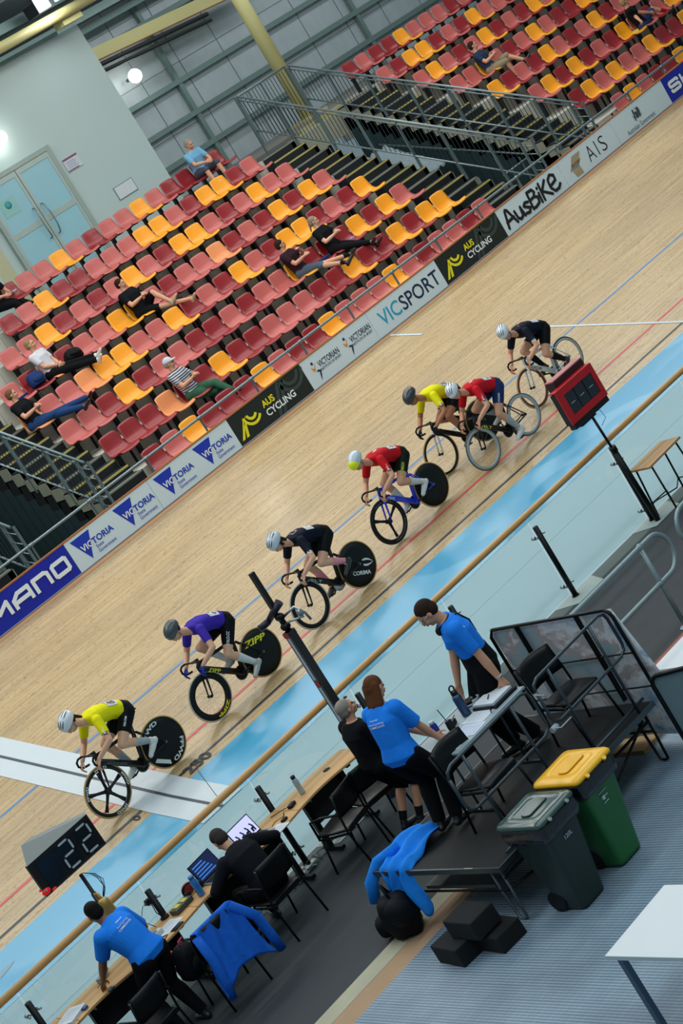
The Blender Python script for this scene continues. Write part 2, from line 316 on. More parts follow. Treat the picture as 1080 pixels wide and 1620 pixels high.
def balustrade(x, ya, za, yb, zb, label, xin, group):
    """sloping rail in the plane x from the top (ya,za) to the foot (yb,zb)"""
    t = thing('stair_balustrade', label, 'railing', (x, yb, 1.8), group)
    A = V((x, ya, za)); B = V((x, yb, zb)); dn = V((0, 0, -.93)); d = (B-A)
    MB().tube([A, B], .028).tube([A+V((0, 0, -.10)), B+V((0, .25, -.10+.13))], .018).build('handrail', galv, t)
    MB().tube([A+dn, B+dn+V((0, .3, .15))], .022).build('bottom_rail', galv, t)
    n = 7
    for k in range(n+1):
        p = A+d*(k/n); p = p if k < n else p+V((0, .25, .13))
        MB().beam(p+V((0, 0, -.05)), p+V((0, 0, -1.35)), .07, .03, up=(0, 1, 0)).build('post', galvp, t)
    mb = MB(); m = int(abs(yb-ya)/.125)
    for k in range(1, m):
        p = A+d*(k/m); mb.beam(p+V((0, 0, -.12)), p+dn, .012, .012, up=(0, 1, 0))
    setp(mb.build('baluster_bars', mat('bar_dark', '#2C3C40', .5, .3), t), kind=None)
    # foot return: short level bars
    for q in range(5): MB().tube([B+V((0, .28, -.05-.2*q)), B+V((0, -.1, -.17-.2*q))], .012, 6).build('return_bar', galv, t)
    MB().beam(B+V((0, -.1, 0)), B+V((0, -.1, -1.3)), .05, .03, up=(0, 1, 0)).build('end_post', galvp, t)
    return t
G = 'sloping balustrades around the stair openings'
balustrade(31.05, 37.98, 7.06, 30.3, 3.12, 'grey steel balustrade on the near side of the central stair opening', 1, G)
balustrade(33.05, 38.1, 7.04, 30.35, 3.10, 'grey steel balustrade on the far side of the central stair opening', -1, G)
balustrade(17.9, 37.98, 7.06, 30.9, 3.12, 'grey steel balustrade at the left edge, right of the left stair opening', -1, G)
balustrade(15.7, 37.98, 7.06, 30.4, 3.05, 'grey balustrade at the far left, just above the leftmost board', 1, G)
for xa, xb, lb in ((31.05, 33.05, 'grey steel rail across the head of the central stair opening'), (15.7, 17.9, 'grey steel rail across the head of the left stair opening')):
    t = thing('landing_balustrade', lb, 'railing', ((xa+xb)/2, 38, 5.51))
    MB().tube([(xa+.04, 38.12, 7.05), (xb-.04, 38.16, 7.05)], .028).build('handrail', galv, t)
    for x in (xa+.06, (xa+xb)/2, xb-.06): MB().beam((x, 38.14, 7.05), (x, 38.14, 5.4), .05, .03).build('post', galvp, t)
    mb = MB()
    for k in range(1, 18): mb.beam((xa+(xb-xa)*k/18, 38.14, 7.0), (xa+(xb-xa)*k/18, 38.14, 5.75), .012, .012)
    mb.build('baluster_bars', mat('bar_dark', '#2C3C40'), t)
# inner stair rails inside the central opening (well below the seats)
t = thing('inner_handrail', 'grey handrail with an angled end inside the central stair opening', 'railing', (32.9, 33, 0))
MB().tube([(32.9, 36.5, 4.3), (32.9, 32.4, 2.6), (32.2, 31.7, 2.6), (31.3, 31.7, 2.6)], .025).build('handrail', galv, t)
for x, y in ((32.9, 34.5), (32.9, 32.6), (31.6, 31.7)): MB().beam((x, y, 0), (x, y, 2.6 if y < 33 else 3.4), .04, .03).build('post', galvp, t)
t = thing('crumpled_sheet', 'grey patterned sheet lying over the steps in the central stair opening', 'sheet', (31.5, 34.4, 2.9))
mb = MB(); n = 14
mb.add([(31.12+.95*a/n, 33.9+1.5*b/n, 3.3+1.0*b/n+.05*math.sin(a*1.9+b)*math.cos(b*1.3)) for a in range(n+1) for b in range(n+1)], [(a*(n+1)+b, (a+1)*(n+1)+b, (a+1)*(n+1)+b+1, a*(n+1)+b+1) for a in range(n) for b in range(n)], 0, True)
o = mb.build('sheet', mat('patterned_sheet', '#6E7F86', .6, var=.5, scale=30, bump=.4), t); md = o.modifiers.new('solid', 'SOLIDIFY'); md.thickness = .01
# long rail behind the boards
t = thing('trackside_rail', 'long grey tubular handrail running above the advertising boards', 'railing', (26, 29.2, 1.82))
MB().tube([(x, 29.2, 2.79+max(0, x-26)*.004) for x in (8, 14, 20, 26, 32, 38, 44)], .026, 10).build('handrail', galv, t)
x = 9.65
while x < 42:
    MB().beam((x, 29.2, 1.82), (x, 29.2, 2.77+max(0, x-26)*.004), .045, .02, up=(1, 0, 0)).build('post', galvp, t)
    MB().tube([(x-.05, 29.2, 2.79+max(0, x-26)*.004), (x+.05, 29.2, 2.79+max(0, x-26)*.004)], .034, 10).build('rail_clamp', galv, t); x += 1.39
# ================================================================= ADVERTISING BOARDS
bw = mat('board_white', '#CFE2EA', .45, var=.02); bbk = mat('board_black', '#15201F', .45, var=.1); bbl = mat('board_blue', '#0A22A6', .45, var=.05)
ink_w = mat('ink_white', '#EAF2F5', .5, var=.02); ink_b = mat('ink_blue', '#1034B4', .5); ink_n = mat('ink_navy', '#14284E', .5); ink_k = mat('ink_black', '#10141A', .5); ink_y = mat('ink_yellow', '#E9E21E', .5); ink_c = mat('ink_cyan', '#27A3C6', .5); ink_g = mat('ink_gold', '#A88A4C', .5); ink_gr = mat('ink_grey', '#3E4A50', .5); ink_o = mat('ink_orange', '#E08A2A', .5)
YB = 29.0; K = .978
def bz(x): return tz(K*x, YB)+.01      # boards are laid out along a 1/K longer ruler
def board(x0, x1, m_, label, name='advertising_board', group='advertising boards along the track fence'):
    o = thing(name, label, 'advertising board', (K*(x0+x1)/2, YB, bz((x0+x1)/2)), group)
    mb = MB(); n = 4; cap = MB(); foot = MB()
    for a in range(n):
        xa, xb = x0+(x1-x0)*a/n, x0+(x1-x0)*(a+1)/n
        q = lambda x, z, d: (K*x, YB-d, bz(x)+K*z)
        mb.prism([q(xa, 0, 0), q(xb, 0, 0), q(xb, .6, 0), q(xa, .6, 0)], (0, .03, 0))
        cap.prism([q(xa, .6, .006), q(xb, .6, .006), q(xb, .628, .006), q(xa, .628, .006)], (0, .05, 0))
        foot.prism([q(xa, 0, .008), q(xb, 0, .008), q(xb, .018, .008), q(xa, .018, .008)], (0, .01, 0))
    mb.build('panel', m_, o); cap.build('wooden_cap', mat('board_cap_wood', '#A4683A', .6), o); foot.build('foot_strip', mat('board_foot', '#8FA0A6', .6), o); return o
def onb(x0, z0, d=.003): return lambda a, b: V((K*(x0+a), YB-d, bz(x0+a)+K*(z0+b)))
def poly_b(mb, pts, d=.004, m=0, dx=0, dz=0, s=1): return mb.add([(K*(dx+s*x), YB-d, bz(dx+s*x)+K*(dz+s*z)) for x, z in pts], [tuple(range(len(pts)))], m)
def arc_band(mb, cx, cz, r0, r1, a0, a1, d, m=0, n=14, s=(1, 1)):
    for k in range(n):
        t0 = R_(a0+(a1-a0)*k/n); t1 = R_(a0+(a1-a0)*(k+1)/n)
        poly_b(mb, [(cx+r0*math.cos(t0)*s[0], cz+r0*math.sin(t0)*s[1]), (cx+r1*math.cos(t0)*s[0], cz+r1*math.sin(t0)*s[1]), (cx+r1*math.cos(t1)*s[0], cz+r1*math.sin(t1)*s[1]), (cx+r0*math.cos(t1)*s[0], cz+r0*math.sin(t1)*s[1])], d, m)
BL = {'S': (.40, [[(1, .82), (1, .92), (.88, 1), (.12, 1), (0, .9), (0, .62), (.1, .52), (.9, .48), (1, .38), (1, .1), (.88, 0), (.12, 0), (0, .08), (0, .18)]]), 'H': (.40, [[(0, 0), (0, 1)], [(1, 0), (1, 1)], [(0, .5), (1, .5)]]), 'I': (.0, [[(0, 0), (0, 1)]]),
      'M': (.50, [[(0, 0), (0, 1)], [(0, 1), (.5, .45), (1, 1)], [(1, 1), (1, 0)]]), 'A': (.42, [[(0, 0), (0, .62), (.35, 1), (1, 1), (1, 0)], [(0, .38), (1, .38)]]), 'N': (.36, [[(0, 0), (0, 1), (.8, 1), (1, .85), (1, 0)]]), 'O': (.36, [[(.1, 0), (0, .1), (0, .9), (.1, 1), (.9, 1), (1, .9), (1, .1), (.9, 0), (.1, 0)]])}
def shimano(x0, x1, xt, w, label):
    b = board(x0, x1, bbl, label); mb = MB(); X = xt+.035; h = .215; r = .036; dd = .004
    for ch in 'SHIMANO':
        wd, st = BL[ch]
        for P in st:
            P = [(X+p[0]*wd*.86, .205+p[1]*h) for p in P]
            for a in range(len(P)-1):
                d = V((P[a+1][0]-P[a][0], 0, P[a+1][1]-P[a][1])).normalized(); n_ = V((-d.z, 0, d.x))*r; e = d*r*.6; A = V((P[a][0], 0, P[a][1]))-e; B = V((P[a+1][0], 0, P[a+1][1]))+e
                dd += .0004; poly_b(mb, [(q.x, q.z) for q in (A-n_, B-n_, B+n_, A+n_)], dd)
        X += wd*.86+.125
    mb.build('block_lettering', ink_w, b)
shimano(12.0, 15.96, 12.95, 2.92, 'royal blue board with large white lettering at the lower left end of fence')
def victoria(x, b):
    mb = MB(); poly_b(mb, [(0, .545), (.45, .545), (.23, .09)], .003, 0, x); mb.build('triangle', ink_b, b)
    text_on(MB(), 'VICTORIA', onb(x+.12, .27, .0055), .76, .115, 0, .025).xf(Matrix.Identity(4)).build('lettering', ink_b, b, None)
    text_on(MB(), 'VIC', onb(x+.12, .27, .007), .255, .115, 0, .02).build('lettering', ink_w, b, 'white letters on the blue triangle')
    text_on(MB(), 'State', onb(x+.40, .185, .005), .17, .06, 0, .004).build('small_lettering', ink_b, b)
    text_on(MB(), 'Government', onb(x+.40, .10, .005), .42, .062, 0, .004).build('small_lettering', ink_b, b)
b = board(15.97, 18.02, bw, 'white board with two blue triangles, directly right of the lower left blue board'); victoria(16.08, b); victoria(17.12, b)
b = board(18.03, 20.14, bw, 'white board with two blue triangles, directly left of a black board'); victoria(18.15, b); victoria(19.18, b)
def aus(x0, x1, label):
    b = board(x0, x1, bbk, label); X = x0+.06
    gh = MB(); arc_band(gh, x0+1.72, .60, .17, .24, 190, 350, .004); arc_band(gh, x0+1.72, .60, .29, .36, 190, 350, .004)
    for q in (0, .13): poly_b(gh, [(x0+1.05+q, .02), (x0+1.13+q, .02), (x0+1.42+q, .58), (x0+1.34+q, .58)], .004)
    gh.build('ghosted_emblem', mat('ink_ghost', '#33423F', .6), b)
    lg = MB()
    for q in (0, .12): poly_b(lg, [(X+q, .09), (X+.07+q, .09), (X+.32, .45), (X+.27, .45)], .005)
    arc_band(lg, X+.47, .44, .09, .145, 185, 330, .0055); arc_band(lg, X+.47, .44, .19, .245, 185, 325, .0055); lg.build('emblem', ink_y, b)
    text_on(MB(), 'AUS', onb(X+.78, .335, .005), .33, .135, 0, .03).build('lettering', ink_y, b, 'yellow letters')
    text_on(MB(), 'CYCLING', onb(X+.78, .155, .005), .80, .135, 0, .025).build('lettering', ink_w, b, 'white letters')
aus(20.15, 22.20, 'black AUS CYCLING board left of the VICTORIAN INSTITUTE OF SPORT board')
b = board(22.21, 24.20, bw, 'white board with VICTORIAN INSTITUTE OF SPORT printed twice beside small leaping figures')
for x in (22.42, 23.38):
    mb = MB(); arc_band(mb, x+.045, .45, 0, .03, 0, 360, .005, 0); mb.build('figure_head', ink_n, b)
    mb = MB(); poly_b(mb, [(x-.03, .40), (x+.0, .30), (x+.05, .30), (x+.12, .46), (x+.05, .35), (x+.01, .36)], .005); mb.build('figure_arms', ink_o, b)
    mb = MB(); poly_b(mb, [(x+.05, .27), (x+.12, .24), (x+.09, .17), (x+.07, .07), (x+.14, .19), (x+.17, .26), (x+.10, .29)], .005); mb.build('figure_legs', ink_n, b)
    text_on(MB(), 'VICTORIAN', onb(x+.17, .30, .005), .60, .12, 0, .012).build('lettering', ink_n, b)
    text_on(MB(), 'INSTITUTE OF SPORT', onb(x+.17, .225, .005), .60, .05, 0, .01).build('small_lettering', ink_n, b)
b = board(24.21, 26.42, bw, 'white board reading VICSPORT in cyan and navy')
text_on(MB(), 'VIC', onb(24.44, .155), .62, .30, 0, .01).build('lettering', ink_c, b, 'cyan letters'); text_on(MB(), 'SPORT', onb(25.10, .155), 1.22, .30, 0, .01).build('lettering', ink_n, b, 'navy letters')
aus(26.43, 28.52, 'black AUS CYCLING board right of the VICSPORT board')
b = board(28.53, 30.78, bw, 'white board reading AusBiKe in thick black hand lettering')
HW = {'A': [[(0, 0), (.16, .95), (.2, 1), (.26, .92), (.45, .0)], [(.03, .33), (.40, .38)]], 'u': [[(0, .6), (.02, .15), (.12, .0), (.25, .1), (.3, .6)], [(.3, .6), (.34, .02)]],
      's': [[(.28, .55), (.14, .62), (.03, .48), (.15, .33), (.27, .2), (.16, .0), (0, .06)]], 'B': [[(0, 0), (.05, 1)], [(.05, 1), (.3, .97), (.36, .78), (.25, .56), (.06, .52)], [(.25, .56), (.4, .42), (.36, .1), (.15, 0), (0, .02)]],
      'i': [[(0, 0), (.03, .55)], [(.05, .82), (.06, .86)]], 'K': [[(0, 0), (.05, 1)], [(.36, .95), (.06, .5)], [(.06, .5), (.42, 0)]], 'e': [[(.04, .42), (.34, .55), (.36, .85), (.2, 1.0), (.03, .8), (0, .35), (.12, .02), (.32, .03), (.45, .2)]]}
X = 28.66; mb = MB()
for ch, w_ in (('A', .52), ('u', .42), ('s', .36), ('B', .48), ('i', .14), ('K', .47), ('e', .5)):
    for st in HW[ch]:
        P = [V((X+p[0]*.68, 0, .13+p[1]*.36)) for p in st]
        Q = []
        for a in range(len(P)-1):
            for t_ in range(4): Q.append(P[a].lerp(P[a+1], t_/4))
        Q.append(P[-1])
        for a in range(len(Q)-1):
            d = (Q[a+1]-Q[a]); nn = V((-d.z, 0, d.x)).normalized()*.034; poly_b(mb, [(q.x, q.z) for q in (Q[a]-nn, Q[a+1]-nn, Q[a+1]+nn, Q[a]+nn)], .004+.0001*a)
        for k_, q in enumerate(Q): poly_b(mb, [(q.x+.034*math.cos(R_(45*k)), q.z+.034*math.sin(R_(45*k))) for k in range(8)], .0075+.0001*k_)
    X += w_*.68
mb.build('hand_lettering', ink_k, b)
b = board(30.79, 32.83, bw, 'white board with a gold striped folded emblem and thin black letters AIS'); mb = MB()
for q in range(7): poly_b(mb, [(31.10+q*.045, .30), (31.13+q*.045, .30), (31.36+q*.045-.05, .50), (31.33+q*.045-.05, .50)], .004)
for q in range(6): poly_b(mb, [(31.03+q*.055, .24+0*q), (31.06+q*.055, .24), (31.22+q*.055, .36), (31.19+q*.055, .36)], .0043, 1)
for q in range(6): poly_b(mb, [(31.16+q*.04, .06), (31.19+q*.04, .06), (31.12+q*.05, .25), (31.09+q*.05, .25)], .0046)
mb.build('striped_emblem', [ink_g, mat('ink_brown', '#5A4022', .5)], b)
for ch, xx, w_ in (('A', 31.72, .26), ('I', 32.08, .03), ('S', 32.23, .2)): text_on(MB(), ch, onb(xx, .14), w_, .33, 0, -.012).build('letter', ink_k, b)
b = board(32.84, 34.95, bw, 'white board with a small dark coat of arms above Australian Government'); mb = MB(); random.seed(3)
for q in range(60):
    a = random.uniform(0, 6.28); rr = random.uniform(.02, .16); cx = 33.72+rr*math.cos(a)*1.1; cz = .33+rr*math.sin(a)*.95; s_ = random.uniform(.006, .018)
    poly_b(mb, [(cx+s_*math.cos(R_(60*k)+a), cz+s_*.7*math.sin(R_(60*k)+a)) for k in range(6)], .004)
poly_b(mb, [(33.60, .22), (33.64, .24), (33.68, .38), (33.67, .49), (33.63, .46), (33.62, .34)], .0045); poly_b(mb, [(33.80, .24), (33.83, .24), (33.88, .40), (33.84, .48), (33.78, .45), (33.77, .33)], .0045); poly_b(mb, [(33.68, .25), (33.77, .25), (33.77, .36), (33.725, .40), (33.68, .36)], .0043)
mb.build('coat_of_arms', ink_gr, b); text_on(MB(), 'Australian Government', onb(33.18, .055), 1.1, .11, 0, .0).build('lettering', ink_gr, b)
shimano(34.96, 38.9, 35.10, 2.95, 'royal blue board with large white lettering at the upper right end of fence')
# ================================================================= HALL END WALL, BUILDING, COLUMNS
ins = mat('foil_insulation', '#A9B6BA', .5, .15, var=.14, scale=3.0, bump=.5, stretch=(1, 1, .5))
grn = mat('girt_green', '#6C8480', .6, .2, var=.1)
mb = MB()
for a in range(18):
    for c_ in range(4):
        x0, z0 = 24+a*1.5, 5.4+c_*1.6
        mb.add([(x0, 43.5, z0), (x0+1.5, 43.5, z0), (x0+1.5, 43.5, z0+1.6), (x0, 43.5, z0+1.6)], [(0, 1, 2, 3)])
        mb.bb((x0-.006, 43.485, z0), (x0+.006, 43.5, z0+1.6), 1); mb.bb((x0, 43.485, z0-.006), (x0+1.5, 43.5, z0+.006), 1)
struct(mb, 'wall_back', [ins, mat('foil_seam', '#5F6C74', .7)])
mb = MB()
for z in (6.33, 7.22, 8.15, 9.9): mb.bb((24, 43.3, z-.07), (52, 43.45, z+.07))
for x in (34.0, 40.9): mb.bb((x-.07, 43.32, 5.5), (x+.07, 43.44, 10.5))
struct(mb, 'wall_girts', grn)
bld = mat('render_wall', '#A9BDBB', .6, var=.03, scale=.6)
struct(MB().bb((14, 39.0, 5.3), (28.87, 39.2, 10.42)).bb((28.75, 39.2, 5.3), (28.87, 42.4, 10.42)), 'wall_building', bld)
struct(MB().bb((14, 38.92, 10.42), (28.2, 39.25, 10.5)), 'trim_building_cap', grn)
struct(MB().bb((14, 38.95, 5.3), (23.35, 39.0, 10.42)).bb((23.35, 38.96, 5.3), (23.75, 39.0, 10.42), 1), 'wall_cream_edge', [bld, mat('cream_wall', '#AFAF8F', .6)])
def door():
    t = thing('door_1', None, None, (25.2, 38.97, 5.51), kind='structure'); al = mat('door_aluminium', '#A9BAB4', .4, .3); gl = mat('frosted_glass', '#8FBCC8', .25, var=.04, scale=2, coat=.5)
    MB().bb((24.02, 38.90, 5.5), (24.12, 39.0, 8.40)).bb((26.18, 38.90, 5.5), (26.30, 39.0, 8.40)).bb((24.12, 38.90, 8.29), (26.18, 38.99, 8.40)).build('door_frame', mat('door_frame_grey', '#8D9E98', .5), t)
    for x0, x1 in ((24.12, 25.14), (25.16, 26.18)):
        d = MB(); w = .075
        for a in ((x0, 5.5, x0+w, 8.28), (x1-w, 5.5, x1, 8.28), (x0+w, 8.16, x1-w, 8.28), (x0+w, 5.5, x1-w, 5.65), (x0+w, 6.93, x1-w, 7.07)): d.bb((a[0], 38.91, a[1]), (a[2], 38.95, a[3]))
        dd = d.build('door_leaf', al, t); MB().bb((x0+w, 38.922, 5.65), (x1-w, 38.938, 6.93)).bb((x0+w, 38.922, 7.07), (x1-w, 38.938, 8.16)).build('pane', gl, dd)
        hx = x1-.12 if x0 < 25 else x0+.12; s_ = -1 if x0 < 25 else 1
        MB().tube([(hx, 38.9, 7.35), (hx, 38.82, 7.33), (hx+.03*s_, 38.8, 7.1), (hx+.03*s_, 38.8, 6.8), (hx, 38.82, 6.6), (hx, 38.9, 6.58)], .018).build('pull_handle', galv, dd)
    s_ = MB().bb((24.3, 38.915, 7.45), (24.75, 38.922, 7.85)).build('sticker', mat('sticker_pale', '#86B5B0', .5), t)
    MB().ring((24.52, 38.91, 7.70), (0, 1, 0), .0, .09, .004, 24).build('sticker_emblem', mat('sticker_teal', '#1F7F86', .5), t)
    MB().bb((24.36, 38.908, 7.52), (24.70, 38.914, 7.545)).build('sticker_text', mat('sticker_teal'), t) if False else None
door()
t = thing('wall_notice', 'white printed notice with maroon bands, right of the glass doors', 'sign', (26.68, 38.97, 7.6))
MB().bb((26.44, 38.98, 7.60), (26.90, 38.995, 7.93)).build('sheet', mat('notice_paper', '#B8C2CC', .5), t); MB().bb((26.45, 38.974, 7.875), (26.89, 38.981, 7.92)).bb((26.45, 38.974, 7.61), (26.78, 38.981, 7.635)).build('band', mat('maroon_ink', '#7A4A5C', .5), t)
mb = MB()
for q in range(4): mb.bb((26.50, 38.975, 7.68+.045*q), (26.50+.3-.03*(q % 2), 38.981, 7.69+.045*q))
mb.build('small_text', mat('grey_ink', '#7E8A98', .5), t)
t = thing('access_panel', 'pale grey access panel low on the building wall', 'panel', (27.56, 38.97, 6.46))
MB().bb((27.27, 38.98, 6.46), (27.85, 38.995, 6.75)).build('panel_face', mat('panel_grey', '#C2CBCF', .5), t); MB().bb((27.25, 38.985, 6.44), (27.87, 39.0, 6.77)).build('panel_frame', mat('panel_edge', '#71808A', .5), t)
crm = mat('column_cream', '#B7B27A', .5, var=.06, scale=2)
struct(MB().tube([(35.3, 41, 5.5), (35.3, 41, 10.9)], .2, 24).bb((34.9, 40.6, 5.5), (35.7, 41.4, 5.58)), 'column_cream_round', crm)
struct(MB().bb((32.7, 38.5, 5.30), (34.75, 38.75, 5.52)), 'trim_cream_plinth', crm)
struct(MB().beam((30.0, 42.6, 9.90), (37.5, 42.6, 9.42), .3, .32).beam((30.0, 42.45, 9.72), (37.5, 42.45, 9.24), .02, .03, 1), 'beam_cream', [crm, mat('rust', '#7A4A26', .8)])
mb = MB(); mb.tube([(20, 38, 10.68), (32, 38, 10.72)], .12, 16); struct(mb, 'beam_tubular_cream', crm)
mb = MB(); mb.bb((27.9, 38.1, 10.45), (28.5, 38.5, 10.6)); struct(mb, 'beam_bracket', crm)
# roof lining and purlins seen at the top left
lin = mat('roof_lining', '#4E585E', .6, .1, var=.25, scale=3, bump=.3)
struct(MB().add([(14, 36, 12.2), (52, 36, 12.2), (52, 43.5, 10.7), (14, 43.5, 10.7)], [(0, 1, 2, 3)]), 'ceiling', lin)
mb = MB()
for y, z, h in ((37.0, 11.6, .30), (38.7, 11.1, .22), (40.2, 10.95, .22), (41.6, 10.7, .2), (42.6, 10.45, .16)): mb.bb((14, y-.07, z-h/2), (52, y+.07, z+h/2))
struct(mb, 'beam_purlins', grn)
mb = MB(); mb.tube([(29.5, 42.3, 9.62), (35.2, 42.3, 9.25)], .06).tube([(29.5, 42.35, 9.45), (35.25, 42.35, 9.07)], .05); struct(mb, 'trim_black_pipes', mat('pipe_black', '#14191B', .6))
for x, y, z, r, w, lb in ((25.17, 38.72, 9.05, .165, 39.0, 'bright round lamp at the left edge, on the wall above the glass doors'), (32.5, 42.9, 8.84, .185, 43.3, 'bright round lamp on the foil wall, right of the building corner')):
    t = thing('wall_lamp', lb, 'lamp', (x, w, z-.2), 'round wall lamps'); MB().ell((x, y, z), r, seg=24, rings=16).build('globe', mat('lamp_glow', '#FFFDF6', .5, emit=14), t)
    MB().tube([(x, y+r*.8, z), (x, w, z)], .05, 12).build('wall_bracket', galv, t)
t = thing('pendant_lamp', 'bright round pendant lamp cut off by the top left corner', 'lamp', (25.8, 37.6, 11.1)); MB().ell((25.75, 37.6, 11.3), .13).build('globe', mat('lamp_glow'), t); MB().tube([(25.75, 37.6, 11.4), (25.75, 37.6, 12.1)], .01, 6).build('suspension_rod', galv, t)
t = thing('roof_floodlight', 'bright bluish floodlight panel among the roof beams at the top left', 'lamp', (27.6, 37.9, 10.95))
MB().bb((27.25, 37.8, 10.92), (27.68, 38.3, 11.2)).build('housing', mat('lamp_housing', '#1C2226', .5), t)
for a, b_ in (((27.27, 37.76, 10.95), (27.62, 37.8, 11.25)), ((27.80, 37.76, 10.98), (28.1, 37.8, 11.4))): MB().bb(a, b_).build('light_panel', mat('lamp_cool', '#DCE6FF', .5, emit=7), t)
d = bpy.data.lights.new('lamp_light', 'POINT'); d.energy = 60; d.shadow_soft_size = .2; o = bpy.data.objects.new('lamp_light', d); o.location = (27.5, 37.4, 10.9); COL.objects.link(o)
# ================================================================= SEATS
seatmats = {'R': mat('seat_dark_red', '#8C1A1F', .38, var=.07, scale=3, coat=.15), 'P': mat('seat_faded_pink', '#BA5E58', .42, var=.07, scale=3, coat=.1), 'Y': mat('seat_yellow', '#F0A018', .4, var=.05, scale=3, coat=.1), 'O': mat('seat_orange', '#E3925A', .42, var=.05, scale=3)}
def seat_shell_mb():
    pr = [(.02, .015, .40), (.008, -.02, .435), (-.015, -.12, .465), (-.04, -.24, .485), (-.08, -.33, .50), (-.15, -.38, .505), (-.26, -.385, .51), (-.37, -.365, .51), (-.47, -.345, .505), (-.525, -.36, .48), (-.54, -.385, .46)]
    mb = MB(); NU = 9
    for off in (0, 1):
        vs = []
        for i, (y, z, w) in enumerate(pr):
            for u in range(NU):
                s_ = -1+2*u/(NU-1); cur = .035*(1-s_*s_)
                by = y+(cur if i < 5 else 0)+(off*.014 if i < 5 else 0); bz_ = z-(cur*.7 if i >= 4 else 0)-(off*.014 if i >= 4 else 0)
                if i == 0: bz_ -= .02*s_**4
                vs.append((.25+s_*w/2, by, bz_))
        fs = [(i*NU+u, i*NU+u+1, (i+1)*NU+u+1, (i+1)*NU+u) for i in range(len(pr)-1) for u in range(NU-1)]
        mb.add(vs, fs, 0, True)
    n = len(pr)*NU; rim = [u for u in range(NU)]+[i*NU+NU-1 for i in range(1, len(pr))]+[(len(pr)-1)*NU+u for u in range(NU-2, -1, -1)]+[i*NU for i in range(len(pr)-2, 0, -1)]
    mb.f += [(rim[k], rim[(k+1) % len(rim)], n+rim[(k+1) % len(rim)], n+rim[k]) for k in range(len(rim))]; mb.m += [0]*len(rim); mb.sm += [True]*len(rim)
    return mb
_sh = seat_shell_mb(); _proto = {}
brk = mat('bracket_black', '#101516', .6)
def seat(x, i, c, label, group, dz=0.):
    root = thing('stadium_seat', label, 'seat', (x, SY(i), SZ(i)+dz), group)
    if c not in _proto:
        MBs = MB(); MBs.v = [v+V(root.location) for v in _sh.v]; MBs.f = list(_sh.f); MBs.m = list(_sh.m); MBs.sm = list(_sh.sm)
        s_ = MBs.build('seat_shell', seatmats[c], root)
        L0 = V(root.location); k = MB().bb(L0+V((.2, -.05, -.46)), L0+V((.29, .12, -.41))).bb(L0+V((.2, -.36, -.44)), L0+V((.29, -.05, -.41))).bb(L0+V((.21, .02, -.80)), L0+V((.28, .11, -.46))).build('bracket', brk, root)
        _proto[c] = (s_.data, k.data)
    else:
        for nm, me in zip(('seat_shell', 'bracket'), _proto[c]):
            o = bpy.data.objects.new(nm, me); COL.objects.link(o); o.parent = root
    return root
LEFT = {0: (37, 'RPYRRRYPRRYPPPYPRPPRP'), 1: (37, 'RRRORRYRRPPPRRYRRYRYY'), 2: (37, 'PPRYRPPRRPRPPYRRRYRYP'), 3: (37, 'OPPOYYPPYRPRYPRYYRPRY'), 4: (38, 'PRORPPYYPRPPORPRYRYP'),
        5: (40, 'PPYRPRPYPRYPYPRPYPP'[:18]), 6: (42, 'RPYRRPPPYYPRYYRP'), 7: (44, 'RPPYPRPPYPRRRR')}
LEFT[5] = (40, 'PPYRPRPYPRYYPRPYPP')
RIGHT = {0: (34.83, 'PYPRRYPR'), 1: (34.70, 'RYPYPPYRRYRP'), 2: (34.63, 'PYRYRPRYPRPYRP'), 3: (34.50, 'YRPRYPRPYRPPYR'), 4: (34.45, 'PPYPRPYPRRYPRP'), 5: (34.40, 'PYPRPYRPRYPRYP'), 6: (34.30, 'PRYYRPRYPPRPY'), 7: (34.25, 'PRRYPPPRPRYP')}
RIGHT[7] = (34.25, 'RPRRYPPPRPRY')
CN = {'R': 'dark red', 'P': 'faded pink', 'Y': 'golden yellow', 'O': 'pale orange'}
ORD = ['front row', 'second row', 'third row', 'fourth row', 'fifth row', 'sixth row', 'seventh row', 'top row']
def nth(n): return '%d%s' % (n, 'th' if 10 <= n % 100 <= 20 else {1: 'st', 2: 'nd', 3: 'rd'}.get(n % 10, 'th'))
NSEAT = 0
for i, (n0, s_) in LEFT.items():
    for k, c in enumerate(s_):
        x = .515*(n0+k)+.03-.042*i; tot = len(s_)
        seat(x, i, c, '%s stadium seat, %s of main block, %s from its right end' % (CN[c], ORD[i], nth(tot-k)), 'seats of the main block, '+ORD[i]); NSEAT += 1
for i, (x0, s_) in RIGHT.items():
    for k, c in enumerate(s_):
        x = x0+.53*k
        seat(x, i, c, '%s stadium seat, %s of upper right block, %s from its left end' % (CN[c], ORD[i], nth(k+1)), 'seats of the upper right block, '+ORD[i], .03); NSEAT += 1
# ================================================================= FIGURES
def remesh(vs, fs, vox, smooth=2):
    me = bpy.data.meshes.new('tmp'); me.from_pydata(vs, [], fs)
    bm = bmesh.new(); bm.from_mesh(me); bmesh.ops.recalc_face_normals(bm, faces=bm.faces); bm.to_mesh(me); bm.free()
    o = bpy.data.objects.new('tmp', me)
    sc2 = _tmp_scene(); sc2.collection.objects.link(o)
    md = o.modifiers.new('r', 'REMESH'); md.mode = 'VOXEL'; md.voxel_size = vox; md.use_smooth_shade = True
    if smooth: m2 = o.modifiers.new('s', 'SMOOTH'); m2.iterations = smooth; m2.factor = .5
    vl = sc2.view_layers[0]; vl.update(); dg = vl.depsgraph; dg.update()
    out = bpy.data.meshes.new_from_object(o.evaluated_get(dg))
    bpy.data.objects.remove(o); bpy.data.meshes.remove(me); return out
_TS = []
def _tmp_scene():
    if not _TS: _TS.append(bpy.data.scenes.new('workbench'))
    return _TS[0]
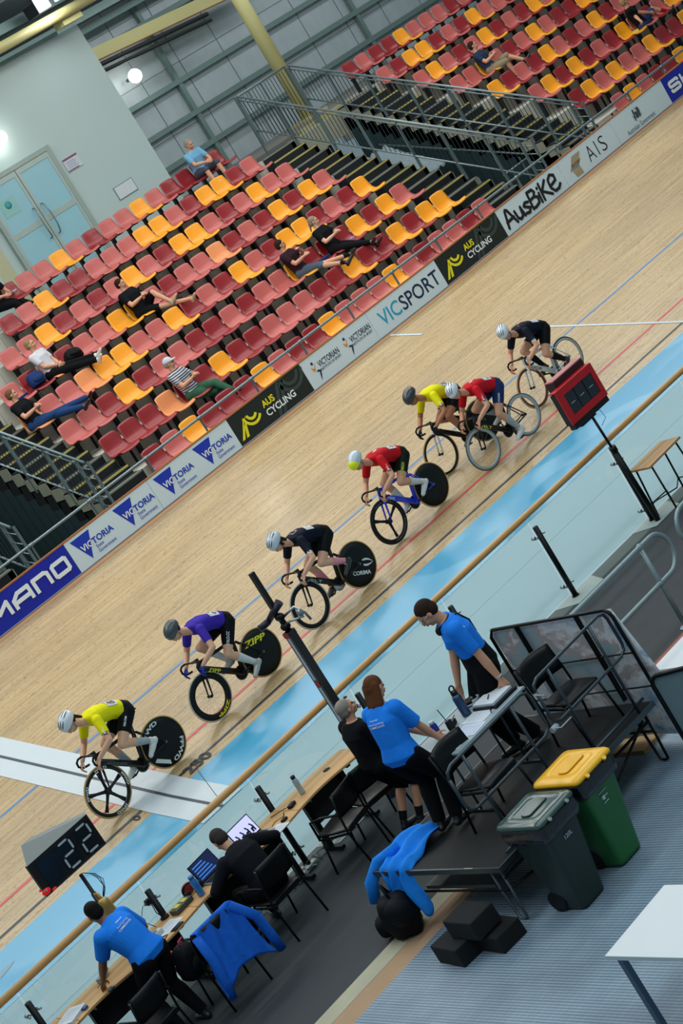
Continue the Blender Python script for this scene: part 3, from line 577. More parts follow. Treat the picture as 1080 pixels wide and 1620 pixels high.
def capsule(mb, p, q, r1, r2, seg=12):
    p = V(p); q = V(q); d = q-p; L = max(d.length, 1e-4); d = d/L; rings = []
    a = V((0, 0, 1)) if abs(d.z) < .9 else V((1, 0, 0)); u = (a-d*a.dot(d)).normalized(); w = d.cross(u)
    for k in range(5): t = R_(-85+85*k/4); rings.append((p+d*math.sin(t)*r1, math.cos(t)*r1))
    for k in range(1, 5): t = R_(85*k/4); rings.append((q+d*math.sin(t)*r2, math.cos(t)*r2))
    rings.insert(5, (q, r2))
    return mb.loft([[c+(u*math.cos(6.28318*k/seg)+w*math.sin(6.28318*k/seg))*r for k in range(seg)] for c, r in rings], 0, True, True)
class Fig:
    """a person: every limb goes into one skin surface; clothes are thin shells over parts of it"""
    def __init__(s, loc, heading, scale=1., vox=.0085):
        s.L = V(loc); s.R = Matrix.Rotation(heading, 3, 'Z'); s.s = scale; s.vox = vox; s.P = {}; s.extra = []
    def W(s, p): return s.L+s.R @ (V(p)*s.s)
    def D(s, d): return (s.R @ V(d)).normalized()
    def layer(s, n): return s.P.setdefault(n, MB())
    def cap(s, n, p, q, r1, r2): capsule(s.layer(n), s.W(p), s.W(q), r1*s.s, r2*s.s)
    def cone(s, n, p, q, r1, r2, seg=14): s.layer(n).tube([s.W(p), s.W(q)], [r1*s.s, r2*s.s], seg)
    def ell(s, n, c, r, fwd=(1, 0, 0), up=(0, 0, 1), **k):
        f = s.D(fwd); u = s.D(up); l = u.cross(f).normalized(); u = f.cross(l); M3 = Matrix((f, l, u)).transposed()
        s.layer(n).ell(s.W(c), [x*s.s for x in r], rot=M3, **k)
    def limb(s, pts, rs, covers=()):
        """pts: joint chain; rs radii; covers: (layer, t0, t1, extra) in joint units"""
        for a in range(len(pts)-1): s.cap('skin', pts[a], pts[a+1], rs[a], rs[a+1])
        def at(t):
            a = min(int(t), len(pts)-2); f = t-a; return V(pts[a]).lerp(V(pts[a+1]), f), rs[a]+(rs[a+1]-rs[a])*f
        for (n, t0, t1, ex) in covers:
            ks = [t0]+[k for k in range(len(pts)) if t0 < k < t1]+[t1]
            for a in range(len(ks)-1):
                (p, r1), (q, r2) = at(ks[a]), at(ks[a+1]); e1 = ex; e2 = ex
                s.cone(n, p, q, r1+e1, r2+e2)
                if a: s.ell(n, p, (r1+ex,)*3)
            if t0 == 0: p, r1 = at(0); s.ell(n, p, (r1+ex,)*3)
    def torso(s, rings, covers, skin=True):
        """rings: (centre, right(lateral) unit, up-ish normal(front/back axis), half width, half depth)"""
        s.rings = [(V(c), V(l).normalized(), V(b).normalized(), w, d) for c, l, b, w, d in rings]
        def R(r, ex, seg=22): c, l, b, w, d = r; return [s.W(c+l*math.copysign(abs(math.cos(t))**.85, math.cos(t))*(w+ex)+b*math.copysign(abs(math.sin(t))**.85, math.sin(t))*(d+ex)) for t in [6.28318*k/seg for k in range(seg)]]
        if skin: s.layer('skin').loft([R(r, 0) for r in s.rings], 0, True, True)
        for n, a, b, ex in covers:
            rr = [s.ringat(a)]+[s.rings[k] for k in range(len(s.rings)) if a < k < b]+[s.ringat(b)]
            s.layer(n).loft([R(r, ex) for r in rr], 0, True, True)
    def ringat(s, t):
        a = min(int(t), len(s.rings)-2); f = t-a; A, B = s.rings[a], s.rings[a+1]
        return (A[0].lerp(B[0], f), A[1].lerp(B[1], f).normalized(), A[2].lerp(B[2], f).normalized(), A[3]+(B[3]-A[3])*f, A[4]+(B[4]-A[4])*f)
    def backpt(s, t, ang, ex):
        c, l, b, w, d = s.ringat(t); x = math.cos(ang); y = math.sin(ang)
        return s.W(c+l*math.copysign(abs(x)**.85, x)*(w+ex)+b*math.copysign(abs(y)**.85, y)*(d+ex))
    def hand(s, wrist, dirn, palm, side, curl=35, thumb_in=30, layer='skin', spread=1., sz=1.):
        """dirn: along the hand, palm: direction the palm faces, side(+1/-1): thumb side sign along dirn x palm"""
        f = V(dirn).normalized(); pn = V(palm); pn = (pn-f*pn.dot(f)).normalized(); t = f.cross(pn)*side; w0 = V(wrist)
        P = [w0+f*.0, w0+f*.045*sz, w0+f*.085*sz]
        for k in (-1, -.33, .33, 1): s.cap(layer, w0+f*.01*sz+t*.017*k*sz, w0+f*.082*sz+t*.030*k*sz, .0155*sz, .0125*sz)
        for k, ln in ((1, .92), (.36, 1.04), (-.33, 1.), (-1, .8)):
            p = w0+f*.086*sz+t*.031*k*sz*spread; d = f.copy(); r = .0092*sz
            for j, l in enumerate((.040, .026, .021)):
                a = R_(curl*(.8 if j == 0 else 1.)); d = (d*math.cos(a)+pn*math.sin(a)).normalized(); q = p+d*l*ln*sz; s.cap(layer, p, q, r, r*.93); p = q; r *= .93
        p = w0+f*.022*sz+t*.030*sz; d = (f*.75+t*.75+pn*math.sin(R_(thumb_in))).normalized()
        q = p+d*.042*sz; s.cap(layer, p, q, .0125*sz, .0110*sz); d = (f*.95+t*.25+pn*math.sin(R_(thumb_in))*1.2).normalized(); s.cap(layer, q, q+d*.038*sz, .0108*sz, .0092*sz)
    def head(s, c, fwd, up, neck, hair=None, hl='short', beard=False, r=1.):
        """c: middle of the skull, neck: base of the neck"""
        f = V(fwd).normalized(); u = V(up); u = (u-f*u.dot(f)).normalized(); l = u.cross(f); c = V(c)
        s.hc, s.hf, s.hu, s.hl = c, f, u, l
        e = lambda n, a, b, d, rr: s.ell(n, c+f*a*r+l*b*r+u*d*r, [x*r for x in rr], f, u)
        e('skin', -.005, 0, .025, (.096, .076, .088)); e('skin', .022, 0, -.035, (.066, .058, .072)); e('skin', .045, 0, -.085, (.036, .034, .026))
        s.cap('skin', c+f*.082*r+u*.005*r, c+f*.104*r-u*.030*r, .009*r, .014*r); e('skin', .077, 0, .022, (.020, .050, .010)); e('skin', .085, 0, -.058, (.016, .024, .010))
        for k in (1, -1): e('skin', -.002, .076*k, -.012, (.018, .008, .030)); e('skin', .062, .036*k, -.035, (.025, .02, .024))
        s.cap('skin', neck, c-f*.012-u*.045, .056*r, .052*r)
        for k in (1, -1):
            mb = MB(); mb.ell(s.W(c+f*.082*r+l*.030*k*r+u*.0*r), .0115*r*s.s, seg=10, rings=6); s.extra.append(('eye', mb, 'eye_dark'))
        mb = MB(); f_, l_, u_ = s.D(f), s.D(l), s.D(u); mb.ell(s.W(c+f*.0985*r-u*.060*r), (.006*r, .021*r, .006*r), seg=10, rings=6, rot=Matrix((f_, l_, u_)).transposed()); s.extra.append(('mouth', mb, 'lip'))
        if hair:
            e('hair', -.016, 0, .040, (.097, .083, .087)); e('hair', -.045, 0, .0, (.068, .080, .075))
            if hl == 'long':
                for k in (-1, -.5, 0, .5, 1): s.cap('hair', c-f*.05+l*.055*k+u*.02, c-f*(.075-.02*abs(k))+l*.07*k-u*.16, .045, .032)
            if hl == 'bob':
                for k in (-1, 1): s.cap('hair', c-f*.01+l*.062*k+u*.01, c+f*.0+l*.070*k-u*.07, .030, .022)
                for k in (-.6, 0, .6): s.cap('hair', c-f*.06+l*.055*k+u*.01, c-f*.085+l*.06*k-u*.10, .04, .03)
            if hl == 'pony': s.cap('hair', c-f*.09+u*.02, c-f*.14-u*.14, .032, .018)
        if beard: e('beard', .030, 0, -.060, (.066, .062, .052))
    def shoe(s, ankle, toe, n='shoe', up=(0, 0, 1), r=1.):
        a = V(ankle); d = V(toe).normalized(); u = V(up); u = (u-d*u.dot(d)).normalized()
        s.cap(n, a-d*.035*r-u*.055*r, a+d*.055*r-u*.055*r, .037*r, .040*r); s.cap(n, a+d*.055*r-u*.058*r, a+d*.155*r-u*.068*r, .041*r, .029*r); s.cap(n, a-u*.0*r, a-d*.02*r-u*.055*r, .042*r, .040*r)
        s.cap('skin', a-u*.0*r, a+d*.05*r-u*.05*r, .03*r, .025*r)
    def finish(s, name, label, mats, cat='person', group=None, fine=None):
        root = thing(name, label, cat, s.L, group); out = {}
        names = {'skin': 'body'}
        for n, mb in s.P.items():
            if not mb.v: continue
            k = n.rstrip('12'); vox = s.vox*s.s if k in ('skin', 'hair', 'glove') else s.vox*1.1*s.s
            me = remesh([p-s.L for p in mb.v], mb.f, vox, 2 if n != 'hair' else 3)
            me.name = names.get(k, k); me.materials.clear(); me.materials.append(mats[k])
            o = bpy.data.objects.new(names.get(k, k), me); COL.objects.link(o); o.parent = root; WL[o.name] = V(s.L); out[n] = o
        for nm, mb, m_ in s.extra: mb.build(nm, mats.get(m_) or MATS[m_], root)
        s.root = root; return root
mat('eye_dark', '#1A1412', .3); mat('lip', '#A8665E', .5)
def skinm(n, c): return mat('skin_'+n, c, .5, var=.05, scale=14)
SK = {'a': skinm('fair', '#CC9677'), 'b': skinm('tan', '#A87050'), 'c': skinm('light', '#D3A183'), 'd': skinm('olive', '#8E5E44')}
def cloth(n, c, r=.85, **k): return mat('cloth_'+n, c, r, var=k.pop('var', .10), scale=14, bump=.25, spec=.12, **k)
def ik(a, b, l1, l2, hint):
    a = V(a); b = V(b); d = b-a; L = min(d.length, (l1+l2)*.999); dn = d.normalized(); h = V(hint); h = (h-dn*h.dot(dn)).normalized()
    x = (l1*l1-l2*l2+L*L)/(2*L); y = math.sqrt(max(l1*l1-x*x, 0)); return a+dn*x+h*y
# ================================================================= BICYCLES
car = mat('carbon_black', '#090C0E', .35, var=.15, spec=.3, coat=.12); carm = mat('carbon_matt', '#11181A', .5, var=.2, scale=5, spec=.2); tyre_t = mat('tyre_tan', '#B79A62', .7); tyre_k = mat('tyre_black', '#15181A', .7)
sil = mat('silver_alloy', '#A7B0B4', .3, .8); gryr = mat('rim_grey', '#A3AFB1', .35, .3); whp = mat('white_paint', '#D3DCDD', .4); ylp = mat('yellow_paint', '#E2D80E', .4); blp = mat('blue_gloss', '#1436D8', .3, coat=.5); redp = mat('red_paint', '#B4141C', .4)
def bike(loc, heading, label, spec):
    """local frame: x forward, y left, z up, origin on the ground below mid-wheelbase; scale sc"""
    sc = spec.get('sc', 1.04); Rm = Matrix.Rotation(heading, 3, 'Z'); L = V(loc)
    W = lambda p: L+Rm @ (V(p)*sc)
    def D(p): return Rm @ V(p)
    t = thing('track_bicycle', label, 'bicycle', loc)
    fm = spec['frame']; fk = spec.get('fork', fm); RH = V((-.5, 0, .335)); FH = V((.5, 0, .335)); BB = V((-.115, 0, .285)); ST = V((-.25, 0, .80)); HT = V((.37, 0, .80)); HB = V((.405, 0, .685)); R0 = .335
    def tb(pts, r, sy=1.): 
        return MB().tube([W(p) for p in pts], [x*sc for x in r] if isinstance(r, (list, tuple)) else r*sc, 10, sy=sy)
    fr = MB()
    def ft(p, q, a, b, sy=.55):     # flattened aero tube in the wheel plane
        p = V(p); q = V(q); d = (q-p).normalized(); nrm = V((0, 1, 0)); w = d.cross(nrm); rings = []
        for P_, r in ((p, a), (q, b)): rings.append([W(P_+w*math.cos(k*.5236)*r+nrm*math.sin(k*.5236)*r*sy) for k in range(12)])
        fr.loft(rings)
    ft(HB+V((-.01, 0, .015)), BB, .040, .044); ft(ST, BB, .027, .036); ft(HT+V((-.005, 0, -.03)), ST+V((0.005, 0, -.09)), .024, .022); ft(HT+V((-.005, 0, .0)), HB+V((0, 0, -.01)), .028, .028)
    for y in (-1, 1):
        fr.tube([W(BB+V((0, .035*y, 0))), W(RH+V((0, .062*y, 0)))], [.014*sc, .010*sc], 8); fr.tube([W(ST+V((-.0, .02*y, -.12))), W(RH+V((0, .062*y, 0)))], [.011*sc, .009*sc], 8)
    fr.tube([W(BB+V((0, -.045, 0))), W(BB+V((0, .045, 0)))], .028*sc, 12)
    f_ = fr.build('frame', fm, t)
    if spec.get('ftext'):
        txt, col, h = spec['ftext']; a = BB.lerp(HB, .30); b = (HB-BB).normalized(); n_ = V((-b.z, 0, b.x)); hx = (a+b*.0)
        # lettering on the left side of the down tube reads towards the rear of the machine
        st = BB.lerp(HB, .86); mb = MB(); text_on(mb, txt, lambda x, y: W(st-b*x+n_*(y-h/2)+V((0, .0275, 0))), spec.get('ftw', .26), h, 0, .02); mb.build('frame_lettering', col, f_)
    fo = MB()
    for y in (-1, 1): fo.tube([W(HB+V((.0, .028*y, -.02))), W(HB+V((.02, .045*y, -.12))), W(FH+V((-.01, .052*y, .0)))], [.018*sc, .016*sc, .009*sc], 8)
    fo.tube([W(HB+V((0, 0, .02))), W(HB+V((.005, 0, -.05)))], .024*sc, 10); fo.build('fork', fk, t)
    s_ = MB(); s_.tube([W(ST+V((0, 0, -.03))), W(ST+V((-.03, 0, .10)))], .014*sc, 8); s_.build('seat_post', fm, t)
    sd = MB(); rings = []
    for x, w, z in ((-.15, .065, .112), (-.11, .068, .118), (-.05, .045, .112), (.03, .022, .108), (.12, .018, .100)):
        rings.append([W(ST+V((x-.01, w*math.cos(k*.6283), z+.014*math.sin(k*.6283)))) for k in range(10)])
    sd.loft(rings); sd.build('saddle', carm, t)
    # bars
    br = MB(); st_ = HT+V((.085, 0, .03)); br.tube([W(HT+V((0, 0, .0))), W(HT+V((-.0, 0, .035)))], .02*sc, 10); br.tube([W(HT+V((0, 0, .02))), W(st_)], .018*sc, 10)
    br.tube([W(st_+V((0, -.18, 0))), W(st_+V((0, .18, 0)))], .0135*sc, 10)
    br.build('stem_and_bar', car, t)
    for y in (-1, 1):
        mb = MB(); q = st_+V((0, .18*y, 0)); mb.tube([W(q), W(q+V((.05, .01*y, .0))), W(q+V((.085, .02*y, -.03))), W(q+V((.09, .022*y, -.08))), W(q+V((.055, .024*y, -.125))), W(q+V((.0, .024*y, -.14))), W(q+V((-.05, .024*y, -.145)))], .0145*sc, 10); mb.build('drop', carm, t)
    # wheels
    def wheel(C, kind, nm):
        ax = D((0, 1, 0)); w = thing_part(nm, t, W(C)); ty = spec.get('tyre', tyre_k)
        MB().torus(W(C), ax, (R0-.012)*sc, .012*sc, 56, 8).build('tyre', spec.get('tyre_'+nm[:1], ty), w)
        def rimtext(s_, r, h, a0, col, wd, y=.0135):
            mb = MB()
            def fn(x, yy):
                a = R_(a0)-(x/r); return W(C+V((math.cos(a)*(r+yy)*-1, y, math.sin(a)*(r+yy)))) 
            def fn2(x, yy):   # viewed from the left (+y), forward is to the left
                a = R_(a0)-x/r; return W(C+V((-math.cos(a)*(r+yy), y, math.sin(a)*(r+yy))))
            text_on(mb, s_, fn2, wd, h, 0, .03); mb.build('wheel_lettering', col, w)
        if kind[0] == 'disc':
            pr = [(.001, -.020), (.03, -.022), (.20, -.014), (.315, -.010), (.316, .010), (.20, .014), (.03, .022), (.001, .020)]
            MB().lathe([(a*sc, b*sc) for a, b in pr], W(C), ax, 56).build('disc', kind[1], w)
            MB().tube([W(C+V((0, -.065, 0))), W(C+V((0, .065, 0)))], .014*sc, 10).build('hub', sil, w)
            for q in kind[2:]:
                if q[0] == 'arc': rimtext(q[1], q[2], q[3], q[4], q[5], q[6], .0172)
                if q[0] == 'flat':
                    mb = MB(); x0, z0, hh, wd, rot = q[2], q[3], q[4], q[6], R_(q[7]) if len(q) > 7 else 0
                    def fl(x, yy, x0=x0, z0=z0, rot=rot): 
                        X = x*math.cos(rot)-yy*math.sin(rot); Z = x*math.sin(rot)+yy*math.cos(rot); return W(C+V((-(x0+X), .0188, z0+Z)))
                    text_on(mb, q[1], fl, wd, hh, 0, .03, .25 if len(q) > 8 else 0.); mb.build('wheel_lettering', q[5], w)
                if q[0] == 'leaf':
                    mb = MB()
                    for a in range(16):
                        A, B = a/16, (a+1)/16; up = lambda u: .055*math.sin(math.pi*u); 
                        cq, sq = math.cos(R_(-27)), math.sin(R_(-27)); lp = lambda x, z: W(C+V((-(x*cq-z*sq), .0188, x*sq+z*cq+.02)))
                        for s0, s1 in ((1, .5), (-1, -.5)): mb.add([lp(.03+.25*A, up(A)*s0), lp(.03+.25*B, up(B)*s0), lp(.03+.25*B, up(B)*s1), lp(.03+.25*A, up(A)*s1)], [(0, 1, 2, 3)])
                    mb.build('leaf_emblem', whp, w)
        else:
            dep = kind[2]; MB().ring(W(C), ax, (R0-.02-dep)*sc, (R0-.018)*sc, .025*sc, 56).build('rim', kind[1], w)
            if kind[0] == 'spoke':
                mb = MB(); n = 20
                for k in range(n):
                    a = 2*math.pi*k/n; y = .03*(1 if k % 2 else -1); mb.tube([W(C+V((.012*math.cos(a), y, .012*math.sin(a)))), W(C+V(((R0-.02-dep)*math.cos(a+.05*(1 if k % 4 < 2 else -1)), 0, (R0-.02-dep)*math.sin(a+.05*(1 if k % 4 < 2 else -1)))))], .0011*sc, 4)
                mb.build('spokes', sil, w); MB().tube([W(C+V((0, -.055, 0))), W(C+V((0, .055, 0)))], .013*sc, 10).tube([W(C+V((0, -.034, 0))), W(C+V((0, -.028, 0)))], .022*sc, 12).tube([W(C+V((0, .034, 0))), W(C+V((0, .028, 0)))], .022*sc, 12).build('hub', car, w)
            else:
                n = int(kind[0]); mb = MB()
                for k in range(n):
                    a = R_(kind[3])+2*math.pi*k/n; rr = []
                    for q, wd, th in ((.0, .034, .02), (.06, .022, .016), (.16, .019, .010), (R0-.03-dep, .03, .009)):
                        c_ = C+V((math.cos(a)*q, 0, math.sin(a)*q)); tn = V((-math.sin(a), 0, math.cos(a))); rr.append([W(c_+tn*wd*math.cos(j*.6283)+V((0, 1, 0))*th*math.sin(j*.6283)) for j in range(10)])
                    mb.loft(rr)
                mb.tube([W(C+V((0, -.05, 0))), W(C+V((0, .05, 0)))], .03*sc, 14); mb.build('spokes', kind[1], w)
            for q in kind[4:]: rimtext(q[0], R0-.019-dep/2-q[1]/2, q[1], q[2], q[3], q[4], q[5])
        return w
    wheel(FH, spec['front'], 'front_wheel'); wheel(RH, spec['rear'], 'rear_wheel')
    # drivetrain on the right (-y)
    ca = R_(spec['crank']); cr_ = MB(); ring_ = V((0, -.052, 0))
    MB().lathe([(.001, -.003), (.03, -.003), (.092, -.003), (.097, 0), (.092, .003), (.001, .003)], W(BB+ring_), D((0, 1, 0)), 30).build('chainring', spec.get('ringm', carm), t)
    MB().torus(W(BB+ring_), D((0, 1, 0)), .097*sc, .005*sc, 30, 6).tube([W(BB+ring_+V((0, 0, .097))), W(RH+V((0, -.05, .033)))], .0045*sc, 6).tube([W(BB+ring_-V((0, 0, .097))), W(RH+V((0, -.05, -.033)))], .0045*sc, 6).torus(W(RH+V((0, -.05, 0))), D((0, 1, 0)), .033*sc, .006*sc, 16, 6).build('chain', sil, t)
    for y, a in ((1, ca), (-1, ca+math.pi)):
        e = BB+V((math.cos(a)*.165, .075*y, math.sin(a)*.165)); mb = MB().tube([W(BB+V((0, .05*y, 0))), W(BB+V((0, .068*y, 0))), W(e)], [.016*sc, .016*sc, .011*sc], 8); c_ = mb.build('crank', car, t)
        MB().box(W(e+V((0, .045*y, 0))), (.08*sc, .06*sc, .016*sc), 0, Rm).build('pedal', carm, c_)
    return t, W
def thing_part(name, parent, wloc):
    o = bpy.data.objects.new(name, None); COL.objects.link(o); o.empty_display_size = .05; o.parent = parent; o.location = V(wloc)-WL[parent.name]; WL[o.name] = V(wloc); return o
def rider(loc, heading, spec, label):
    sc = spec.get('sc', 1.04); F = Fig(loc, heading, sc, .0085); ca = R_(spec['crank']); BB = V((-.115, 0, .285)); lean = spec.get('lean', 0)
    hz = spec.get('hand', 'drop'); X, Y, Z = V((1, 0, 0)), V((0, 1, 0)), V((0, 0, 1))
    sh_z = 1.17+lean; sh_x = .20
    def R(x, z, bx, bz_, w, d): return (V((x, 0, z)), V((0, 1, 0)), V((bx, 0, bz_)), w, d)
    rings = [R(-.315, .93, -.9, .35, .13, .085), R(-.285, .985, -.65, .7, .165, .115), R(-.215, 1.045, -.45, .9, .155, .112), R(-.10, 1.10+lean*.3, -.2, .98, .142, .105), R(.02, 1.145+lean*.6, -.08, 1., .158, .118), R(.13, 1.165+lean*.9, .02, 1, .172, .108), R(.20, 1.172+lean, .1, 1, .15, .078), R(.245, 1.18+lean, .2, .95, .075, .058)]
    top0 = spec.get('top0', 1.9)
    F.torso(rings, [('jersey', top0, 7, .007), ('shorts', 0, top0+.1, .006)])
    hd = V(spec.get('headpos', (.43, 0, 1.30+lean))); hf = V(spec.get('headfwd', (.80, .10, -.55))); hu = V((.55, 0, .85))
    F.head(hd, hf, hu, (.24, 0, 1.185+lean), spec.get('hair'), spec.get('hairl', 'short'))
    HT = V((.37, 0, .80)); st_ = HT+V((.085, 0, .03))
    for y in (1, -1):
        sh = V((.175, .165*y, 1.145+lean)); drop = st_+V((.06, .205*y, -.115)); wr = drop+V((-.055, 0, .055))
        el = ik(sh, wr, .30*spec.get('arm', 1), .265*spec.get('arm', 1), V((-.35, .6*y, -.2)))
        g = spec.get('glove'); F.limb([sh, sh.lerp(el, .5), el, el.lerp(wr, .45), wr], [.058, .050, .040, .040, .028], [('jersey', 0, spec.get('sleeve', 1.35), .009)])
        F.hand(wr, drop-wr+V((.02, 0, -.01)), V((-.3, -.2*y, -1)), -y, 62, 20, ('glove1' if y == 1 else 'glove2') if g else 'skin', 1.0, .98)
        hip = V((-.265, .09*y, .965)); a = ca if y == 1 else ca+math.pi; ped = BB+V((math.cos(a)*.165, .115*y, math.sin(a)*.165)); pit = -.30 if math.sin(a) < .2 else -.12
        if math.cos(a) < -.5: pit = -.55
        toe = V((math.cos(pit), .02*y, math.sin(pit))); up = V((-math.sin(pit), 0, math.cos(pit))); ank = ped-toe*.105+up*.115
        kn = ik(hip, ank, .435, .43, V((1, .12*y, .6)))
        calf = kn.lerp(ank, .32)+(ank-kn).normalized().cross(V((0, 1, 0)))*(-.012)
        F.limb([hip, hip.lerp(kn, .5), kn, calf, ank], [.097, .082, .056, .058, .034], [('shorts', 0, spec.get('leg', 1.30), .006), ('sock1' if y == 1 else 'sock2', spec.get('sock', 3.4), 4, .005)])
        F.shoe(ank, toe, 'shoe1' if y == 1 else 'shoe2', up, 1.1); F.kn = kn
        if y == 1: F.lh, F.lk, F.ls, F.le = hip, kn, sh, el
    mats = dict(skin=SK[spec.get('skin', 'a')], jersey=spec['jersey'], shorts=spec['shorts'], sock=spec['sockm'], shoe=spec['shoem'], hair=spec.get('hairm') or MATS['cloth_hairbrown'], glove=spec.get('glovem'), beard=None)
    root = F.finish('person', label, mats)
    # helmet
    c, f, u, l = F.hc, F.hf, F.hu, F.hl; c = c+u*.035-f*.008; hm = spec['helm']; f_, l_, u_ = F.D(f), F.D(l), F.D(u); M3 = Matrix((f_, l_, u_)).transposed()
    ln = .150 if spec.get('aero') else .142
    h = MB().ell(F.W(c-f*.008), (ln*sc, .103*sc, .112*sc), seg=28, rings=12, rot=M3, zmin=-.28).build('helmet', hm, root)
    vent = spec.get('ventm') or MATS['vent_grey']
    if not spec.get('aero'):
        for k in (-2, -1, 0, 1, 2):
            for q, (a0, a1) in enumerate(((24, 74), (84, 142))):
                mb = MB(); rr = []
                for j in range(7):
                    el_ = R_(a0+(a1-a0)*j/6); az = R_(k*22); wv = .0065*math.sin(math.pi*(j+.35)/6.7)+.001; 
                    d = f*math.cos(el_)+(u*math.cos(az)+l*math.sin(az))*math.sin(el_); pt = c-f*.008+V(d.dot(f)*ln*f+d.dot(l)*.103*l+d.dot(u)*.112*u)*1.006; tn = (l*math.cos(az)-u*math.sin(az)); rr.append((F.W(pt-tn*wv), F.W(pt+tn*wv)))
                mb.add([p for r_ in rr for p in r_], [(2*j, 2*j+1, 2*j+3, 2*j+2) for j in range(6)]); mb.build('vent', vent, h)
    else:
        if spec.get('frontm'): MB().ell(F.W(c+f*.060-u*.002), (.088*sc, .092*sc, .098*sc), seg=24, rings=12, rot=M3, zmin=-.25).build('helmet_front', spec['frontm'], h)
        if spec.get('visorm'): MB().ell(F.W(c+f*.012-u*.012), (ln*1.0*sc, .100*sc, .100*sc), seg=24, rings=8, rot=M3, zmin=-.26, zmax=.25).build('helmet_band', spec['visorm'], h)
    for k in (1, -1): MB().tube([F.W(c+l*.088*k-u*.03), F.W(c+f*.03+l*.06*k-u*.12), F.W(c+f*.045-u*.155)], .004*sc, 6).build('chin_strap', car, h)
    if spec.get('glasses'): MB().ell(F.W(F.hc+f*.078+u*.004), (.022*sc, .066*sc, .018*sc), seg=18, rings=8, rot=M3).build('glasses', mat('glass_dark', '#17203A', .15), root)
    # race number on the lower back
    if spec.get('num'):
        t0, t1 = spec.get('numt', (2.35, 3.35)); mb = MB(); n = 8; a0, a1 = R_(44), R_(108)
        off = R_(spec.get('numa', -16)); mb.add([F.backpt(t0+(t1-t0)*i/n, a0+(a1-a0)*j/n+off, .0125) for i in range(n+1) for j in range(n+1)], [(i*(n+1)+j, i*(n+1)+j+1, (i+1)*(n+1)+j+1, (i+1)*(n+1)+j) for i in range(n) for j in range(n)], 0, True)
        nb = mb.build('race_number', mat('number_white', '#C6CCD2', .6, var=.08), root)
        mb = MB(); text_on(mb, spec['num'], lambda x, y: F.backpt(t1-(t1-t0)*(.16+.68*x), a0+(a1-a0)*(.2+.6*y)+off, .0148), 1, 1, 0, .02); mb.build('number_digits', ink_k, nb)
    if spec.get('legtext'):
        s_, col, wd, hh = spec['legtext']; a, b = F.lh, F.lk; d = (b-a).normalized(); w_ = d.cross(V((0, 1, 0)))
        L_ = (b-a).length; st0 = spec.get('lt0', .50)
        def fn(x, y):   # letters run up the thigh
            t_ = st0-x/L_; r = (.074*2-.0 if False else (.089+(.052-.089)*t_))+.020; an = (y-hh/2)/r+.55; return F.W(a+d*L_*t_+V((0, 1, 0))*math.cos(an)*r-w_*math.sin(an)*r*(-1))
        mb = MB(); text_on(mb, s_, fn, wd, hh, 0, .01); mb.build('shorts_lettering', col, root)
    if spec.get('sleevetext'):
        s_, colb, colt = spec['sleevetext']; a, b = F.ls, F.le; d = (b-a).normalized(); w_ = d.cross(V((0, 1, 0))); L_ = (b-a).length
        def fs_(x, y, e=.0): r = .069+e-x*.05; an = y/r-.65; return F.W(a+d*(x+.015)+V((0, 1, 0))*math.cos(an)*r-w_*math.sin(an)*r)
        mb = MB(); n = 8; mb.add([fs_(.20*i/n, -.030+.060*j, .001) for i in range(n+1) for j in (0, 1)], [(2*i, 2*i+1, 2*i+3, 2*i+2) for i in range(n)]); st = mb.build('sleeve_stripe', colb, root)
        mb = MB(); text_on(mb, s_, lambda x, y: fs_(.01+x, .018-y, .003), .175, .036, 0, .02); mb.build('sleeve_lettering', colt, st)
    if spec.get('backtext'):
        s_, col, t0, t1, a0, a1 = spec['backtext']; mb = MB(); text_on(mb, s_, lambda x, y: F.backpt(t0+(t1-t0)*y, R_(a0+(a1-a0)*x), .0115), 1, 1, 0, .01); mb.build('jersey_print', col, root)
    return root
# ================================================================= THE RACE
C_ = cloth
hb = cloth('hairbrown', '#3A281E', .8); yel = C_('race_yellow', '#E3DC12', r=.7); blkL = C_('lycra_black', '#0D1014', r=.65); navL = C_('lycra_navy', '#1B2E58', r=.6); dnv = C_('dark_navy', '#0F1525', r=.65); red = C_('race_red', '#BE1420', r=.65); pur = C_('race_purple', '#3C2AA0', r=.65)
skw = C_('sock_white', '#C6CBCB'); skk = C_('sock_black', '#14171B'); skp = C_('sock_pink', '#D98E9C'); skg = C_('sock_grey', '#9CA6A8'); shw = mat('shoe_white', '#CDD2D0', .35, coat=.3); shk = mat('shoe_black', '#16191C', .4, coat=.3); shs = mat('shoe_silver', '#AEB2AE', .35, .3)
hw = mat('helmet_white', '#D5DCE2', .25, coat=.6); hd_ = mat('helmet_dark', '#2A3236', .35, coat=.4); hg = mat('helmet_grey', '#39464A', .35, coat=.3); vg = mat('vent_grey', '#3A424E', .6); hlw = mat('helmet_pale', '#BCCAD4', .25, coat=.6); neon = mat('helmet_neon', '#D8E81C', .3)
PI = math.pi
def racer(hub_f, hub_r, spec, blab, plab):
    f = V(hub_f); r = V(hub_r); m = (f+r)/2; hdg = math.atan2(f.y-r.y, f.x-r.x); sc = spec.get('sc', 1.04)
    loc = V((m.x, m.y, tz(m.x, m.y)+.004))
    t, W = bike(loc, hdg, blab, spec); rider(loc, hdg, spec, plab)
